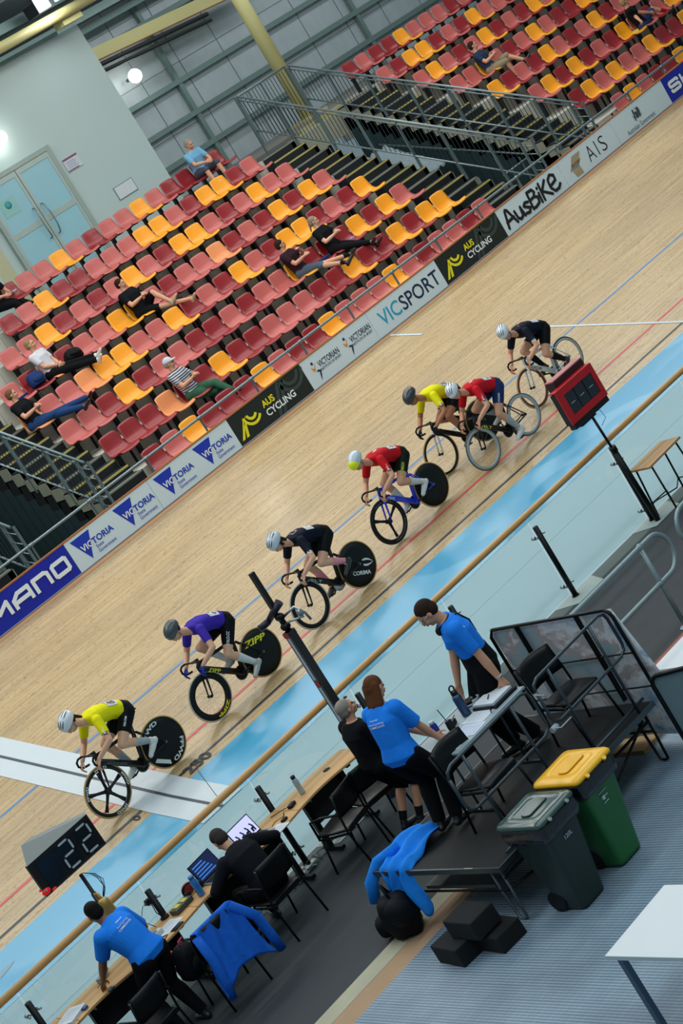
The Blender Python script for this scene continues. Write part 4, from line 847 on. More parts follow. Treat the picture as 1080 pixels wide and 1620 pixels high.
spec48 = dict(sc=1.06, frame=car, ftext=('HANDSLING', mat('grey_letter', '#59626A', .5), .035), ftw=.30, front=('5', car, .045, 95, ('FFWD', .030, 168, whp, .17, .0145), ('FFWD', .030, 92, whp, .17, .0145), ('FFWD', .030, 14, whp, .17, .0145), ('FFWD', .030, 292, whp, .17, .0145)), rear=('disc', carm, ('arc', 'FFWD', .235, .055, 150, whp, .30), ('arc', 'FFWD', .235, .055, 340, whp, .30), ('arc', 'I', .235, .055, 255, whp, .2)),
    tyre=tyre_t, crank=158, jersey=yel, shorts=blkL, sockm=skg, shoem=shw, helm=hw, skin='c', hair=1, hairl='pony', glasses=1, num='48', legtext=('TREK.COM', ink_w, .13, .026), sleevetext=('CYCLONE', ink_k, ink_w), sock=3.2)
# hubs measured from the photograph
racer((10.78, 22.67, 0), (11.85, 22.68, 0), spec48, 'black track bicycle with five-spoke front wheel, ridden first at the lower left', 'cyclist in yellow jersey and white vented helmet, crouching over the foremost bicycle')
spec76 = dict(sc=1.05, frame=car, ftext=('ZIPP', ylp, .05), ftw=.2, fork=car, front=('spoke', carm, .085, 0, ('ZIPP', .045, 318, ylp, .26, .0145)), rear=('disc', carm, ('flat', 'ZIPP', -.194, .175, .085, ylp, .38, -11, 1)), tyre=tyre_t, tyre_f=mat('tyre_pale', '#B9B0A0', .6), crank=222, jersey=pur, shorts=blkL, sockm=skw, shoem=shs, helm=hg, skin='c', glove=1, glovem=C_('glove_blue', '#2A3C9A'), num='76', legtext=('ITALO.CC', ink_w, .18, .04), lt0=.74, sock=3.0, hair=1, leg=1.45)
racer((12.86, 22.765, 0), (13.90, 22.765, 0), spec76, 'black bicycle with yellow lettering and a solid rear disc wheel, second in line', 'cyclist in purple jersey, grey helmet and blue gloves, second in line')
spec11 = dict(sc=1.05, frame=car, ftext=('FELT', sil, .035), ftw=.24, front=('spoke', carm, .06, 0), rear=('disc', carm, ('leaf',), ('flat', 'CORIMA', -.165, -.085, .058, whp, .31, -27)), tyre=tyre_t, tyre_f=mat('tyre_pale'), crank=150, jersey=dnv, shorts=blkL, sockm=skp, shoem=shk, helm=hlw, skin='c', hair=1, hairl='bob', num='11', numt=(2.9, 3.9), sleevetext=('CYCLONE', ink_w, ink_k), backtext=('C18', mat('print_pale', '#B9A7B5', .6), 4.6, 5.6, 62, 110), sock=3.1, ringm=sil, top0=2.2)
racer((15.05, 22.84, 0), (16.10, 22.82, 0), spec11, 'black bicycle with a leaf emblem on its rear disc wheel, third in line', 'cyclist in dark navy kit with pink socks and pale helmet, third in line')
spec74 = dict(sc=1.05, frame=blp, fork=blp, ftext=('TWE', whp, .045), ftw=.15, front=('3', carm, .055, 32, ('PRINCETON', .022, 110, mat('grey_letter'), .34, .0145), ('CARBONWORKS', .022, 340, mat('grey_letter'), .40, .0145)), rear=('disc', carm), tyre=tyre_t, tyre_f=tyre_k, crank=160, jersey=red, shorts=C_('lycra_black_green', '#131B14', r=.6), sockm=skw, shoem=shw, helm=hlw, aero=1, visorm=None, frontm=neon, skin='a', num='74', legtext=('KIDMAN', mat('ink_lime', '#A8C02A', .5), .19, .05), lt0=.78, sleevetext=('CYCLONE', ink_k, ink_w), backtext=('L', ink_w, 4.4, 5.2, 70, 95), sock=3.1)
racer((17.22, 23.14, 0), (18.29, 23.15, 0), spec74, 'bright blue bicycle with three-spoke front wheel and black rear disc, fourth in line', 'cyclist in red jersey and pale teardrop helmet on the blue bicycle, black shorts lettered KIDMAN')
specy = dict(sc=1.04, frame=car, fork=whp, front=('spoke', car, .035, 0), rear=('disc', carm), tyre=tyre_t, crank=-30, jersey=yel, shorts=blkL, sockm=skk, shoem=shk, helm=hd_, aero=1, visorm=None, skin='b', glove=1, glovem=C_('glove_black', '#181C24'), num='38', sleevetext=('CYCLONE', ink_k, ink_w))
racer((19.17, 23.66, 0), (20.20, 23.60, 0), specy, 'black bicycle with white fork, partly behind the grey-wheeled bicycle', 'cyclist in yellow jersey and dark round helmet, riding beside the red-shirted rider')
spec72 = dict(sc=1.03, frame=car, ftext=('FELT', ylp, .04), ftw=.2, front=('spoke', gryr, .045, 0), rear=('spoke', gryr, .045, 0), tyre=mat('tyre_grey', '#525A5C', .6), crank=262, jersey=red, shorts=navL, sockm=skg, shoem=shw, helm=hw, skin='a', num='72', legtext=('CYCLING', ink_w, .14, .03), lt0=.62, sleevetext=('CYCLONE', ink_k, ink_w), backtext=('L', ink_w, 4.4, 5.2, 70, 95), sock=3.0, headfwd=(.75, .45, -.5))
racer((19.38, 22.95, 0), (20.38, 22.90, 0), spec72, 'black and yellow bicycle with grey deep-rimmed wheels, beside the dark-helmeted rider', 'cyclist in red jersey, navy shorts and white helmet, close beside the yellow-shirted rider')
specl = dict(sc=1.03, frame=whp, fork=whp, ftext=('FOCUS', car, .04), ftw=.24, front=('spoke', mat('rim_maroon', '#5A1D22', .4), .035, 0, ('FFWD', .02, 60, whp, .12, .0145)), rear=('spoke', gryr, .04, 0), tyre=tyre_k, tyre_f=tyre_t, crank=200, jersey=dnv, shorts=blkL, sockm=skk, shoem=shk, helm=hw, skin='a', num='17', sleevetext=('CYCLONE', ink_w, ink_k), backtext=('V', mat('print_red', '#A86468', .6), 4.4, 5.6, 60, 115), sock=2.9, headfwd=(.7, .4, -.55), top0=2.2)
racer((21.25, 23.35, 0), (22.27, 23.36, 0), specl, 'white bicycle at the back of the line, partly behind the red scoreboard', 'cyclist in dark navy kit and white helmet, last in line by the red scoreboard')
# ================================================================= OFFICIALS AND SPECTATORS
def human(F, P, th0, th1, hd, wr, feet, top, bot, look=(1, 0, -.1), female=False, build=1., slv=1.2, topr=(1.0, 7), topex=.014, botr=2.2, leg=4, botex=.016, elb=None, knh=None, toes=None, sock=None, curl=(30, 30), palm=None, hair=1, hl='short', beard=False, world=True, twist=0., arm=(.29, .25), legl=(.43, .42), trh=None, shoe=1.):
    """P pelvis (local), th0/th1 forward tilt in degrees at hip / chest; wr wrists and feet given in world space unless world is False"""
    loc = (lambda p: F.R.transposed() @ (V(p)-F.L)/F.s) if world else (lambda p: V(p))
    P = V(P); seg = (0, .12, .12, .12, .09, .06); pts = [P+V((0, 0, -.09)), P]; a = R_(th0); cur = P.copy(); angs = [R_(th0)*.3, R_(th0)]
    for k, l in enumerate(seg[1:]):
        t = R_(th0+(th1-th0)*(k+1)/5); cur = cur+V((math.sin(t), 0, math.cos(t)))*l; pts.append(cur.copy()); angs.append(t)
    ws = [.12, .170, .142, .152, .176, .165, .075] if not female else [.12, .172, .128, .138, .155, .148, .066]
    ds = [.085, .118, .104, .110, .118, .085, .058] if not female else [.085, .115, .095, .105, .115, .078, .054]
    rings = []
    for k in range(7):
        n = V((-math.cos(angs[k]), 0, math.sin(angs[k]))); ph = R_(twist)*k/6; lat = V((-math.sin(ph), math.cos(ph), 0)); rings.append((pts[k], lat, n, ws[k]*build, ds[k]*build))
    F.torso(rings, [('top', topr[0], 6, topex), ('bottom', 0, botr, botex*.8)])
    cd = V((math.sin(angs[5]), 0, math.cos(angs[5]))); neck = pts[6]; hc = neck+V(hd)
    F.head(hc, look, (look[2]*-.9, 0, 1.) if abs(look[2]) > .05 else (0, 0, 1), neck-cd*.03, hair, hl, beard)
    lat = rings[5][1]; F.sh = []
    for i, y in enumerate((1, -1)):
        s0 = pts[5]+lat*(ws[5]*build+.005)*y-cd*.015; w_ = loc(wr[i]); h = (elb[i] if elb else (-.5, .5*y, -.6)); e = ik(s0, w_, arm[0], arm[1], V(h)); F.sh.append((s0, e))
        F.limb([s0, s0.lerp(e, .5), e, e.lerp(w_, .4), w_], [.058*build, .048*build, .038*build, .040*build, .027], [('top', 0, slv, topex*.9)])
        d = (w_-e).normalized(); pm = V(palm[i]) if palm else V((0, -y, -.3)); F.hand(w_+d*.005, d if not palm or len(palm) < 3 else V(palm[2]), pm, y*(-1), curl[i], 20, sz=.98)
        hip = P+V((0, .095*y*build, -.03)); an = loc(feet[i]); kn = ik(hip, an, legl[0], legl[1], V(knh[i] if knh else (1, .1*y, .2)))
        cf = kn.lerp(an, .3)-V((.012, 0, 0)); cov = [('bottom', 0, leg, botex)]
        if sock: cov.append(('sock%d' % (i+1), sock, 4, .004))
        F.limb([hip, hip.lerp(kn, .5), kn, cf, an], [.092*build, .076*build, .056, .056, .036], cov)
        tt = V(toes[i]) if toes else V((1, .15*y, 0)); F.shoe(an, tt, 'shoe%d' % (i+1), trh[i] if trh else (0, 0, 1), shoe)
    return F
polo = C_('polo_blue', '#1F80EC', r=.8); blkT = C_('black_trousers', '#0E1013'); blkS = C_('black_shirt', '#101217'); denim = C_('denim', '#23406E'); hgray = C_('hair_grey', '#8F897E', .85, var=.3); hblk = C_('hair_black', '#15110F', .7); hbrn = C_('hair_brown2', '#5A3620', .75); hdk = C_('hair_dark', '#2E2119', .8)
soles = mat('sole_white', '#B9BDBD', .6)
def M_(**k):
    d = dict(skin=SK['a'], top=polo, bottom=blkT, shoe=shk, hair=hb, sock=skk, beard=hgray); d.update(k); return d
def shirt_print(F, root, s_, t0, t1, a0, a1, ex=.018, m_=None, nm='shirt_print'):
    mb = MB(); text_on(mb, s_, lambda x, y: F.backpt(t0+(t1-t0)*y, R_(a1-(a1-a0)*x) if False else R_(a0+(a1-a0)*x), ex), 1, 1, 0, .005); return mb.build(nm, m_ or ink_w, root)
# E: tall man at the far end of the stage
F = Fig((10.95, 14.62, .60), R_(146), 1.12, .008)
human(F, (0, 0, .90), 2, 15, (.095, 0, .125), [(10.84, 14.36, 1.46), (10.78, 14.90, 1.50)], [(11.02, 14.55, .72), (10.90, 14.75, .72)], 0, 0, look=(.85, 0, -.5), slv=1.75, elb=[(-1, .2, 0), (-1, -.2, 0)], curl=(35, 35), topr=(.75, 7), build=1.08, botex=.028)
e_ = F.finish('person', 'man in blue polo and black trousers standing at the far end of the stage', M_(hair=hdk))
F2 = F; MB().tube([F.W(F.hc+F.hf*.09+F.hl*.05+F.hu*.0), F.W(F.hc+F.hf*.02+F.hl*.082+F.hu*.01)], .004).tube([F.W(F.hc+F.hf*.105-F.hl*.045+F.hu*.0), F.W(F.hc+F.hf*.105+F.hl*.045+F.hu*.0)], .007).build('spectacles', mat('specs_clear', '#A9B6BC', .2), e_)
mb = MB(); pts = [F.W(F.ringat(5.3)[0]+V((.06, .06, .02))), F.W(V(F.rings[5][0])+V((-.10, .02, .05))), F.W(V(F.rings[4][0])+V((-.145, -.02, .02))), F.W(V(F.rings[3][0])+V((-.13, -.09, .0)))]; mb.tube(pts, .010, 8); mb.build('camera_strap', carm, e_)
mb = MB(); mb.ell(F.W(F.ringat(5.2)[0]+V((.105, .02, -.02))), (.035, .035, .045)).torus(F.W(F.ringat(5.6)[0]+V((.03, 0, .01))), F.D(V((.4, 0, 1))), .085, .012, 24, 8); mb.build('headset', carm, e_)
MB().torus((10.845, 14.365, 1.49), (0.0, 0, 1), .034, .010, 20, 8).build('wristwatch', sil, e_)
shirt_print(F, e_, 'a', 4.3, 4.6, 24, 34)
# D: woman on the stage
F = Fig((9.62, 14.64, .60), R_(14), 1.0, .008)
human(F, (0, 0, .90), 6, 20, (.06, 0, .145), [(10.06, 14.66, 1.40), (9.98, 14.48, 1.40)], [(9.64, 14.72, .72), (9.72, 14.55, .72)], 0, 0, look=(.9, -.1, -.35), female=True, slv=1.75, hl='long', topr=(.3, 7), botr=1.1, elb=[(-.3, .5, -.8), (-.3, -.5, -.8)], curl=(60, 60), build=.98, topex=.034, botex=.028)
r_ = F.finish('person', 'woman in blue polo and black trousers standing at the stage table', M_(hair=hbrn))
for s_, a, b in (('Victorian', 4.35, 4.50), ('AusCycling', 3.95, 4.12), ('COMMISSAIRE', 3.72, 3.9)): shirt_print(F, r_, s_, a, b, 70 if a > 4.3 else 62, 96 if a > 4.3 else 112, .040)
# C: grey-haired man on the floor
F = Fig((10.60, 16.62, 0), R_(-8), .98, .008)
human(F, (0, 0, .86), -2, 6, (.03, 0, .145), [(10.85, 16.80, .85), (10.76, 16.32, .62)], [(10.58, 16.74, .09), (10.66, 16.54, .09)], 0, 0, look=(.90, -.25, .34), slv=1.8, leg=2.5, hl='short', topr=(.45, 7), elb=[(-.8, .3, -.3), (-.8, -.3, -.3)], build=1.12, sock=3.6, topex=.022, botex=.03)
c_ = F.finish('person', 'grey-haired man in black T-shirt and shorts, standing behind the woman at the stage', M_(top=blkS, hair=hgray))
MB().ell(F.W(F.hc+F.hf*.085+F.hu*.075+F.hl*.03), (.02, .028, .014)).build('sunglasses_on_head', mat('glass_dark', '#17203A'), c_)
text_on(MB(), 'UCI', lambda x, y: F.W(F.sh[1][0].lerp(F.sh[1][1], .60)+V((-.02+x, -.078, y))), .09, .03).build('sleeve_print', ink_w, c_)
# B: seated man at the laptop
F = Fig((8.98, 16.98, 0), R_(88), 1.02, .008)
human(F, (0, 0, .55), 12, 48, (.115, 0, .11), [(8.80, 17.42, .78), (9.36, 17.40, .79)], [(8.82, 17.50, .10), (9.14, 17.50, .10)], 0, 0, look=(.8, 0, -.6), slv=3.6, elb=[(-.1, 1, -.5), (-.1, -1, -.5)], build=1.08, curl=(35, 35), palm=[(0, 0, -1), (0, 0, -1)], knh=[(.3, 0, 1), (.3, 0, 1)], topr=(.7, 7), topex=.02)
F.finish('person', 'seated man in black sweater working at the laptops on the desk', M_(top=C_('sweater_black', '#14161C'), hair=C_('hair_cropped', '#3A3430', .8)))
# A: woman leaning on the desk at the lower left
F = Fig((7.50, 17.02, 0), R_(104), 1.0, .008)
human(F, (0, 0, .90), 20, 44, (.06, 0, .135), [(7.17, 17.52, .83), (7.60, 17.36, .82)], [(7.34, 17.0, .09), (7.62, 16.98, .09)], 0, 0, look=(.95, -.3, -.25), female=True, slv=1.75, elb=[(-.2, .8, -.3), (-.2, -.8, -.3)], build=1.12, hl='short', curl=(25, 25), palm=[(0, 0, -1), (0, 0, -1)], topr=(.35, 7), botr=1.2, topex=.03, botex=.024)
r_ = F.finish('person', 'dark-haired woman in blue polo leaning on the desk at the lower left', M_(skin=SK['d'], hair=hblk))
for s_, a, b, c0, c1 in (('Official', 4.35, 4.50, 78, 98), ('AusCycling', 3.85, 4.02, 64, 104), ('COMMISSAIRE', 3.6, 3.78, 60, 108)): shirt_print(F, r_, s_, a, b, c0, c1, .036)
# spectators ------------------------------------------------------
def sitter(x, i, label, mats, feet, wr, hd=(.0, 0, .15), look=(1, 0, 0), rec=-22, hl='short', female=False, slv=1.4, leg=4, sock=None, turn=0, beard=False, scale=1.06, dz=0., build=1.1, dx=0, kn=None, hair=1, shoe=1.):
    """seated in the place at x in row i: feet and wrists in seat coordinates (forward, left, up) from the seat front-back middle"""
    o = V((x+.25+dx, SY(i)-.22, SZ(i)-.38+dz)); F = Fig(o, R_(-90+turn), scale, .011)
    human(F, (-.02, 0, .10), rec, rec+14, hd, wr, feet, 0, 0, look=look, female=female, slv=slv, leg=leg, sock=sock, hl=hl, world=False, knh=kn or [(.4, .1, 1), (.4, -.1, 1)], elb=[(-.5, .8, -.4), (-.5, -.8, -.4)], curl=(45, 45), toes=[(.75, .2, .65), (.75, -.2, .65)], trh=[(-.6, 0, .8), (-.6, 0, .8)], topr=(.5, 7), build=build, beard=beard, hair=hair, shoe=shoe)
    return F, F.finish('person', label, mats)
XA = [(.20, .06, .36), (.20, -.06, .34)]       # crossed arms
def X_(i, n): return .515*n+.03-.042*i
sitter(X_(7, 55)+.38, 7, 'grey-bearded man in light blue shirt sitting in the top row beside the building', M_(top=C_('shirt_pale_blue', '#6FA6C8'), bottom=C_('shorts_grey', '#4A4E5C'), hair=hgray, shoe=shw), [(.48, .18, -.30), (.50, -.2, -.30)], [(.36, .10, .22), (.40, -.08, .24)], leg=2.2, rec=0, beard=True, look=(.9, .3, -.3), slv=1.5, dz=.02, hd=(.04, 0, .14))
sitter(X_(2, 50), 2, 'man in maroon T-shirt and grey shorts lounging with feet over the next row', M_(top=C_('tee_maroon', '#2E1A22'), bottom=C_('shorts_slate', '#4C5A68'), hair=hdk, skin=SK['a'], shoe=shk), [(.92, -.05, -.16), (.90, .32, -.10)], [(.16, .02, .50), (.22, -.05, .34)], leg=2.2, look=(.8, .45, .0), sock=3.7, turn=25, kn=[(0, .2, 1), (0, -.1, 1)])
sitter(X_(2, 52)+.05, 2, 'blonde woman in black T-shirt and black trousers in the third row, legs crossed', M_(top=blkS, bottom=blkT, hair=C_('hair_ash', '#8C7F70'), skin=SK['c']), [(.78, .16, -.22), (.80, -.02, -.14)], XA, look=(.8, .4, 0), female=True, turn=15, hl='pony')
sitter(X_(4, 45), 4, 'man in black T-shirt and shorts with bare legs crossed, fifth row', M_(top=blkS, bottom=blkT, hair=hdk, shoe=C_('shoe_sand', '#B3A78A')), [(.62, .12, -.02), (.95, .30, -.18)], XA, leg=2.0, look=(.85, .3, .0), turn=15, kn=[(0, .0, 1), (.2, .1, 1)])
sitter(X_(4, 40)-.04, 4, 'woman in white printed T-shirt and black trousers, fifth row at far left', M_(top=C_('tee_white', '#C9CBD2'), bottom=blkT, hair=C_('hair_blond', '#8F7A55'), shoe=shw), [(.92, .18, -.02), (.98, .10, -.10)], [(.18, .04, .18), (.20, -.04, .18)], look=(.85, .35, .15), female=True, turn=18)
sitter(X_(3, 37)-.05, 3, 'woman in black T-shirt and blue jeans at the left edge, fourth row', M_(top=blkS, bottom=denim, hair=C_('hair_ginger', '#6E523C'), shoe=shk), [(1.0, .12, -.06), (.97, .40, .02)], XA, look=(.8, .5, .1), female=True, turn=22)
s_, r_ = sitter(X_(1, 41), 1, 'man in striped shirt, green trousers and white cap, second row', M_(top=None or (lambda: mat('stripe_base', '#B9BEC4', .8))(), bottom=C_('trousers_green', '#35604A'), hair=hgray, shoe=shk), [(.70, .12, -.26), (.62, .38, -.30)], XA, look=(.8, .3, .0), turn=20, build=1.1)
m, nt, N, L, b = node_mat('striped_shirt'); tc = N.new('ShaderNodeTexCoord'); w = N.new('ShaderNodeTexWave'); w.bands_direction = 'Z'; w.inputs['Scale'].default_value = 7; L.new(tc.outputs['Object'], w.inputs[0]); cr_ = N.new('ShaderNodeValToRGB'); cr_.color_ramp.interpolation = 'CONSTANT'; cr_.color_ramp.elements[0].color = srgb('#20263A')+(1,); cr_.color_ramp.elements[1].color = srgb('#B9BEC6')+(1,); cr_.color_ramp.elements[1].position = .5; L.new(w.outputs[0], cr_.inputs[0]); L.new(cr_.outputs[0], b.inputs['Base Color'])
for ch in r_.children:
    if ch.name.startswith('top'): ch.data.materials[0] = m
f_, l_, u_ = s_.D(s_.hf), s_.D(s_.hl), s_.D(s_.hu); M3 = Matrix((f_, l_, u_)).transposed()
MB().ell(s_.W(s_.hc+s_.hu*.04-s_.hf*.008), (.108, .092, .10), rot=M3, zmin=-.1).ell(s_.W(s_.hc+s_.hf*.10+s_.hu*.045), (.075, .075, .012), rot=M3).build('cap', C_('cap_white', '#C6CBD4'), r_)
sitter(34.45+.53*2-.02, 4, 'dark-haired man in navy T-shirt and khaki shorts, upper right block', M_(top=C_('tee_navy', '#26374E'), bottom=C_('shorts_khaki', '#8A7E66'), hair=hdk), [(.70, .20, -.12), (.45, .0, -.34)], XA, leg=2.3, look=(.85, .3, .1), turn=25)
s_, r_ = sitter(34.63+.53*8, 2, 'man in black printed T-shirt and blue shorts sprawled across seats, upper right', M_(top=blkS, bottom=C_('shorts_blue', '#2E3E66'), hair=C_('hair_fair', '#9A7A5A'), sock=C_('sock_red', '#B01C22'), shoe=shk), [(.62, .42, .02), (.42, .72, -.04)], [(.0, -.50, .20), (.26, .12, .22)], leg=2.0, sock=3.3, look=(.7, .6, .1), turn=38)
text_on(MB(), 'FILA', lambda x, y: s_.W(V(s_.rings[4][0])+V((.155-.0*y, -.11+x, -.02+y*.9))), .20, .06, 0, .01).build('shirt_lettering', ink_w, r_)
sitter(X_(7, 43)+.02, 7, 'person at the left edge of the top row, only dark trousers and trainers in view', M_(top=blkS, bottom=blkT, hair=hdk, shoe=C_('shoe_grey', '#8E9296')), [(.66, .28, -.38), (.60, .0, -.40)], [(.3, .1, .2), (.3, -.1, .2)], leg=3.4, rec=4, turn=22)
# seat clutter
def lump(name, loc, r, m_, label, cat, seed=1, parent=None):
    random.seed(seed); mb = MB(); mb.ell(loc, r, seg=20, rings=12); c = V(loc)
    mb.v = [c+(p-c)*(1+.10*math.sin(p.x*23+seed)*math.cos(p.y*19)+.06*math.sin(p.z*37)) for p in mb.v]; o = mb.build(name, m_, parent); setp(o, label, cat); return o
def pack(name, loc, w, d, h, m_, m2, label, cat, tilt=(0, 0, 0)):
    t = thing(name, label, cat, loc); E = Euler([R_(a) for a in tilt]).to_matrix(); L0 = V(loc)
    mb = MB(); rr = []
    for z, k in ((0, .86), (.08, 1), (.4, 1.02), (.75, .94), (.93, .75), (1, .4)): rr.append([L0+E @ V((w/2*k*math.copysign(abs(math.cos(a))**.6, math.cos(a)), d/2*k*math.copysign(abs(math.sin(a))**.6, math.sin(a)), h*z)) for a in [6.2832*j/20 for j in range(20)]])
    mb.loft(rr); mb.build('bag_body', m_, t)
    MB().ell(L0+E @ V((0, -d*.5, h*.36)), (w*.36, d*.22, h*.26), rot=E).build('front_pocket', m_, t)
    MB().tube([L0+E @ V(p) for p in ((-w*.15, 0, h*.96), (-w*.1, 0, h*1.12), (w*.1, 0, h*1.12), (w*.15, 0, h*.96))], .01).build('grab_loop', m2, t)
    for s_ in (-1, 1): MB().tube([L0+E @ V(p) for p in ((s_*w*.25, d*.45, h*.9), (s_*w*.32, d*.75, h*.6), (s_*w*.3, d*.5, h*.12))], .013).build('shoulder_strap', m2, t)
    return t
nyb = C_('bag_black', '#121519', r=.7); nyn = C_('bag_navy', '#1B3566', r=.7)
pack('backpack', (X_(4, 39)+.25, SY(4)-.30, SZ(4)-.33), .36, .22, .30, nyn, nyb, 'navy backpack on the dark red seat beside the woman in white T-shirt', 'backpack', (-20, 0, 0))
pack('backpack', (X_(4, 41)+.25, SY(4)-.28, SZ(4)-.33), .40, .26, .24, nyb, nyb, 'black backpack with loose straps on the seat right of the woman in white T-shirt', 'backpack', (-25, 10, 0))
pack('backpack', (X_(4, 46)+.30, SY(4)-.62, SZ(4)-.78), .34, .24, .34, nyb, nyb, 'black bag on the step behind a yellow seat, by the man with crossed legs', 'backpack')
pack('shoulder_bag', (X_(1, 42)-.02, SY(1)-.62, SZ(1)-.76), .36, .24, .24, nyb, nyb, 'black bag on the step beneath the feet of the man in striped shirt', 'bag')
def flat_item(name, x, i, m_, w, d, h, label, cat, rot=20, dy=-.30, dz=-.355):
    return setp(MB().box((x, SY(i)+dy, SZ(i)+dz+h/2), (w, d, h), 0, Matrix.Rotation(R_(rot), 3, 'Z')).build(name, m_, bevel=.006), label, cat)
flat_item('folded_jacket', X_(2, 51)+.30, 2, nyn, .34, .20, .05, 'navy folded jacket on the seat between the third-row couple', 'jacket')
flat_item('drink_pouch', X_(2, 53)+.22, 2, mat('lilac', '#B99AC8', .5), .16, .08, .05, 'lilac packet on the seat right of the blonde woman', 'packet')
flat_item('paper_note', X_(4, 46)+.22, 4, mat('red_card', '#A8161C', .5), .08, .10, .02, 'small red card on the faded pink seat beside the cross-legged man', 'card')
flat_item('white_cup_lid', X_(2, 38)+.25, 3, mat('pale_plastic', '#A9BCC0', .4), .11, .11, .05, 'pale crumpled wrapper on the seat beside the woman in jeans', 'wrapper')
flat_item('umbrella', X_(4, 38)+.28, 4, nyn, .34, .05, .05, 'folded navy umbrella on the seat at the left edge', 'umbrella')
flat_item('phone', X_(7, 44)+.30, 7, mat('phone_pale', '#AFC6C8', .3), .13, .08, .03, 'pale phone on the leftmost top-row seat', 'phone', dy=-.1, dz=-.22)
flat_item('drink_bottle', 34.63+.53*7+.30, 2, mat('bottle_label', '#D9D64A', .4), .07, .16, .07, 'small bottle with yellow label on the yellow seat, upper right', 'bottle', 60)
# ================================================================= INFIELD: FENCE
rw = mat('rail_timber', '#C9995A', .45, var=.12, scale=3, stretch=(.3, 8, 8), coat=.2); stl = mat('steel_black', '#0B0F11', .4, .2, spec=.3); blkp = mat('plastic_black', '#0B0D10', .45, spec=.25)
glz = glassmat('fence_glass', (.90, .96, .965), .05)
t = thing('glass_fence', 'long glass fence with round timber handrail between the officials and the track', 'fence', (16, 18.05, 0))
MB().tube([(x, 18.06, 1.19) for x in (4, 10, 16, 22, 28)], .042, 14).build('timber_handrail', rw, t)
posts = [4.85, 6.59, 8.30, 10.03, 11.75, 13.50, 15.24, 17.0, 18.75, 20.5, 22.3]
for k, x in enumerate(posts):
    p = MB().tube([(x, 17.98, 0), (x, 17.98, 1.03)], .036, 12).tube([(x, 17.98, 0), (x, 17.98, .02)], .05, 12).build('post', stl, t)
    for z in (.18, .90):
        c_ = MB()
        for s_ in (-1, 1): c_.tube([(x, 17.98, z), (x+.055*s_, 18.05, z)], .010, 8).tube([(x+.055*s_, 18.02, z), (x+.055*s_, 18.075, z)], .022, 12).tube([(x+.055*s_, 18.0, z), (x+.075*s_, 17.96, z)], .013, 8)
        c_.build('glass_clamp', sil, p)
    if k < len(posts)-1: 
        MB().bb((x+.012, 18.052, .05), (posts[k+1]-.012, 18.062, 1.16)).build('glass_panel', glz, t)
pl = mat('concrete_pale', '#9AA5A2', .8, var=.1)
for x in (15.24, 17.0, 10.6, 18.75): struct(MB().add([(x-.22, 17.74, .006), (x+.32, 17.74, .006), (x+.5, 18.12, .006), (x-.3, 18.12, .006)], [(0, 1, 2, 3)]), 'trim_concrete_plate', pl)
struct(MB().bb((10.7, 16.56, 0), (12.5, 16.585, .003)), 'trim_painted_line', pl)
# pipe rails
gp = mat('pipe_galvanised', '#85989B', .45, .5, var=.12, scale=10)
def pipe(x0, x1, label, lx, posts_):
    t = thing('pipe_rail', label, 'railing', ((x0+x1)/2, 15.2, 0)); y = 15.2
    s_ = 1 if lx > 0 else -1; e = x1 if s_ > 0 else x0; o_ = x0 if s_ > 0 else x1
    arc = [(e-s_*.22+s_*.22*math.sin(R_(a)), y, .81+.235*math.cos(R_(a))) for a in range(0, 181, 15)]
    arc = [(p[0], p[1], 1.05-(1.05-.57)*(k/12) if 0 else p[2]) for k, p in enumerate(arc)]
    MB().tube([(o_, y, 1.045)]+arc+[(o_, y, .575)], .026, 12).build('rail_loop', gp, t)
    for x in posts_: 
        MB().tube([(x, y, 0), (x, y, 1.05)], .026, 12).tube([(x, y, 0), (x, y, .012)], .07, 16).build('post', gp, t)
        for z in (1.045, .575): MB().ell((x, y, z), .04).build('fitting', gp, t)
pipe(11.75, 14.42, 'grey pipe rail with rounded end, behind the printed barrier', 1, [12.3, 14.0]); pipe(14.62, 18.5, 'grey pipe rail cut off by the right edge, beside the plywood table', -1, [14.95, 17.2])
# high plywood table
ply = mat('plywood', '#B08A5E', .6, var=.12, scale=3, stretch=(1, 6, 6))
t = thing('bar_table', 'small plywood-topped table on thin black legs by the glass fence', 'table', (17.38, 17.75, 0))
MB().prism([(17.01, 17.93, .70), (16.98, 17.54, .70), (17.76, 17.58, .70), (17.76, 17.95, .70)], (0, 0, .028)).build('table_top', ply, t)
lg = [(17.08, 17.88), (17.08, 17.60), (17.68, 17.62), (17.68, 17.88)]; ft = [(17.06, 17.92), (17.06, 17.56), (17.70, 17.58), (17.70, 17.92)]
for a, b in zip(lg, ft): MB().tube([(a[0], a[1], .70), (b[0], b[1], 0)], .013, 8).build('leg', stl, t)
MB().tube([(17.07, 17.91, .2), (17.38, 17.88, .2), (17.07, 17.57, .2)], .009, 6).tube([(17.69, 17.91, .2), (17.38, 17.70, .2), (17.07, 17.91, .2)], .009, 6).tube([(17.69, 17.91, .2), (17.69, 17.58, .2)], .009, 6).torus((17.07, 17.91, .2), (0, 0, 1), .03, .008, 16, 6).build('brace', stl, t)
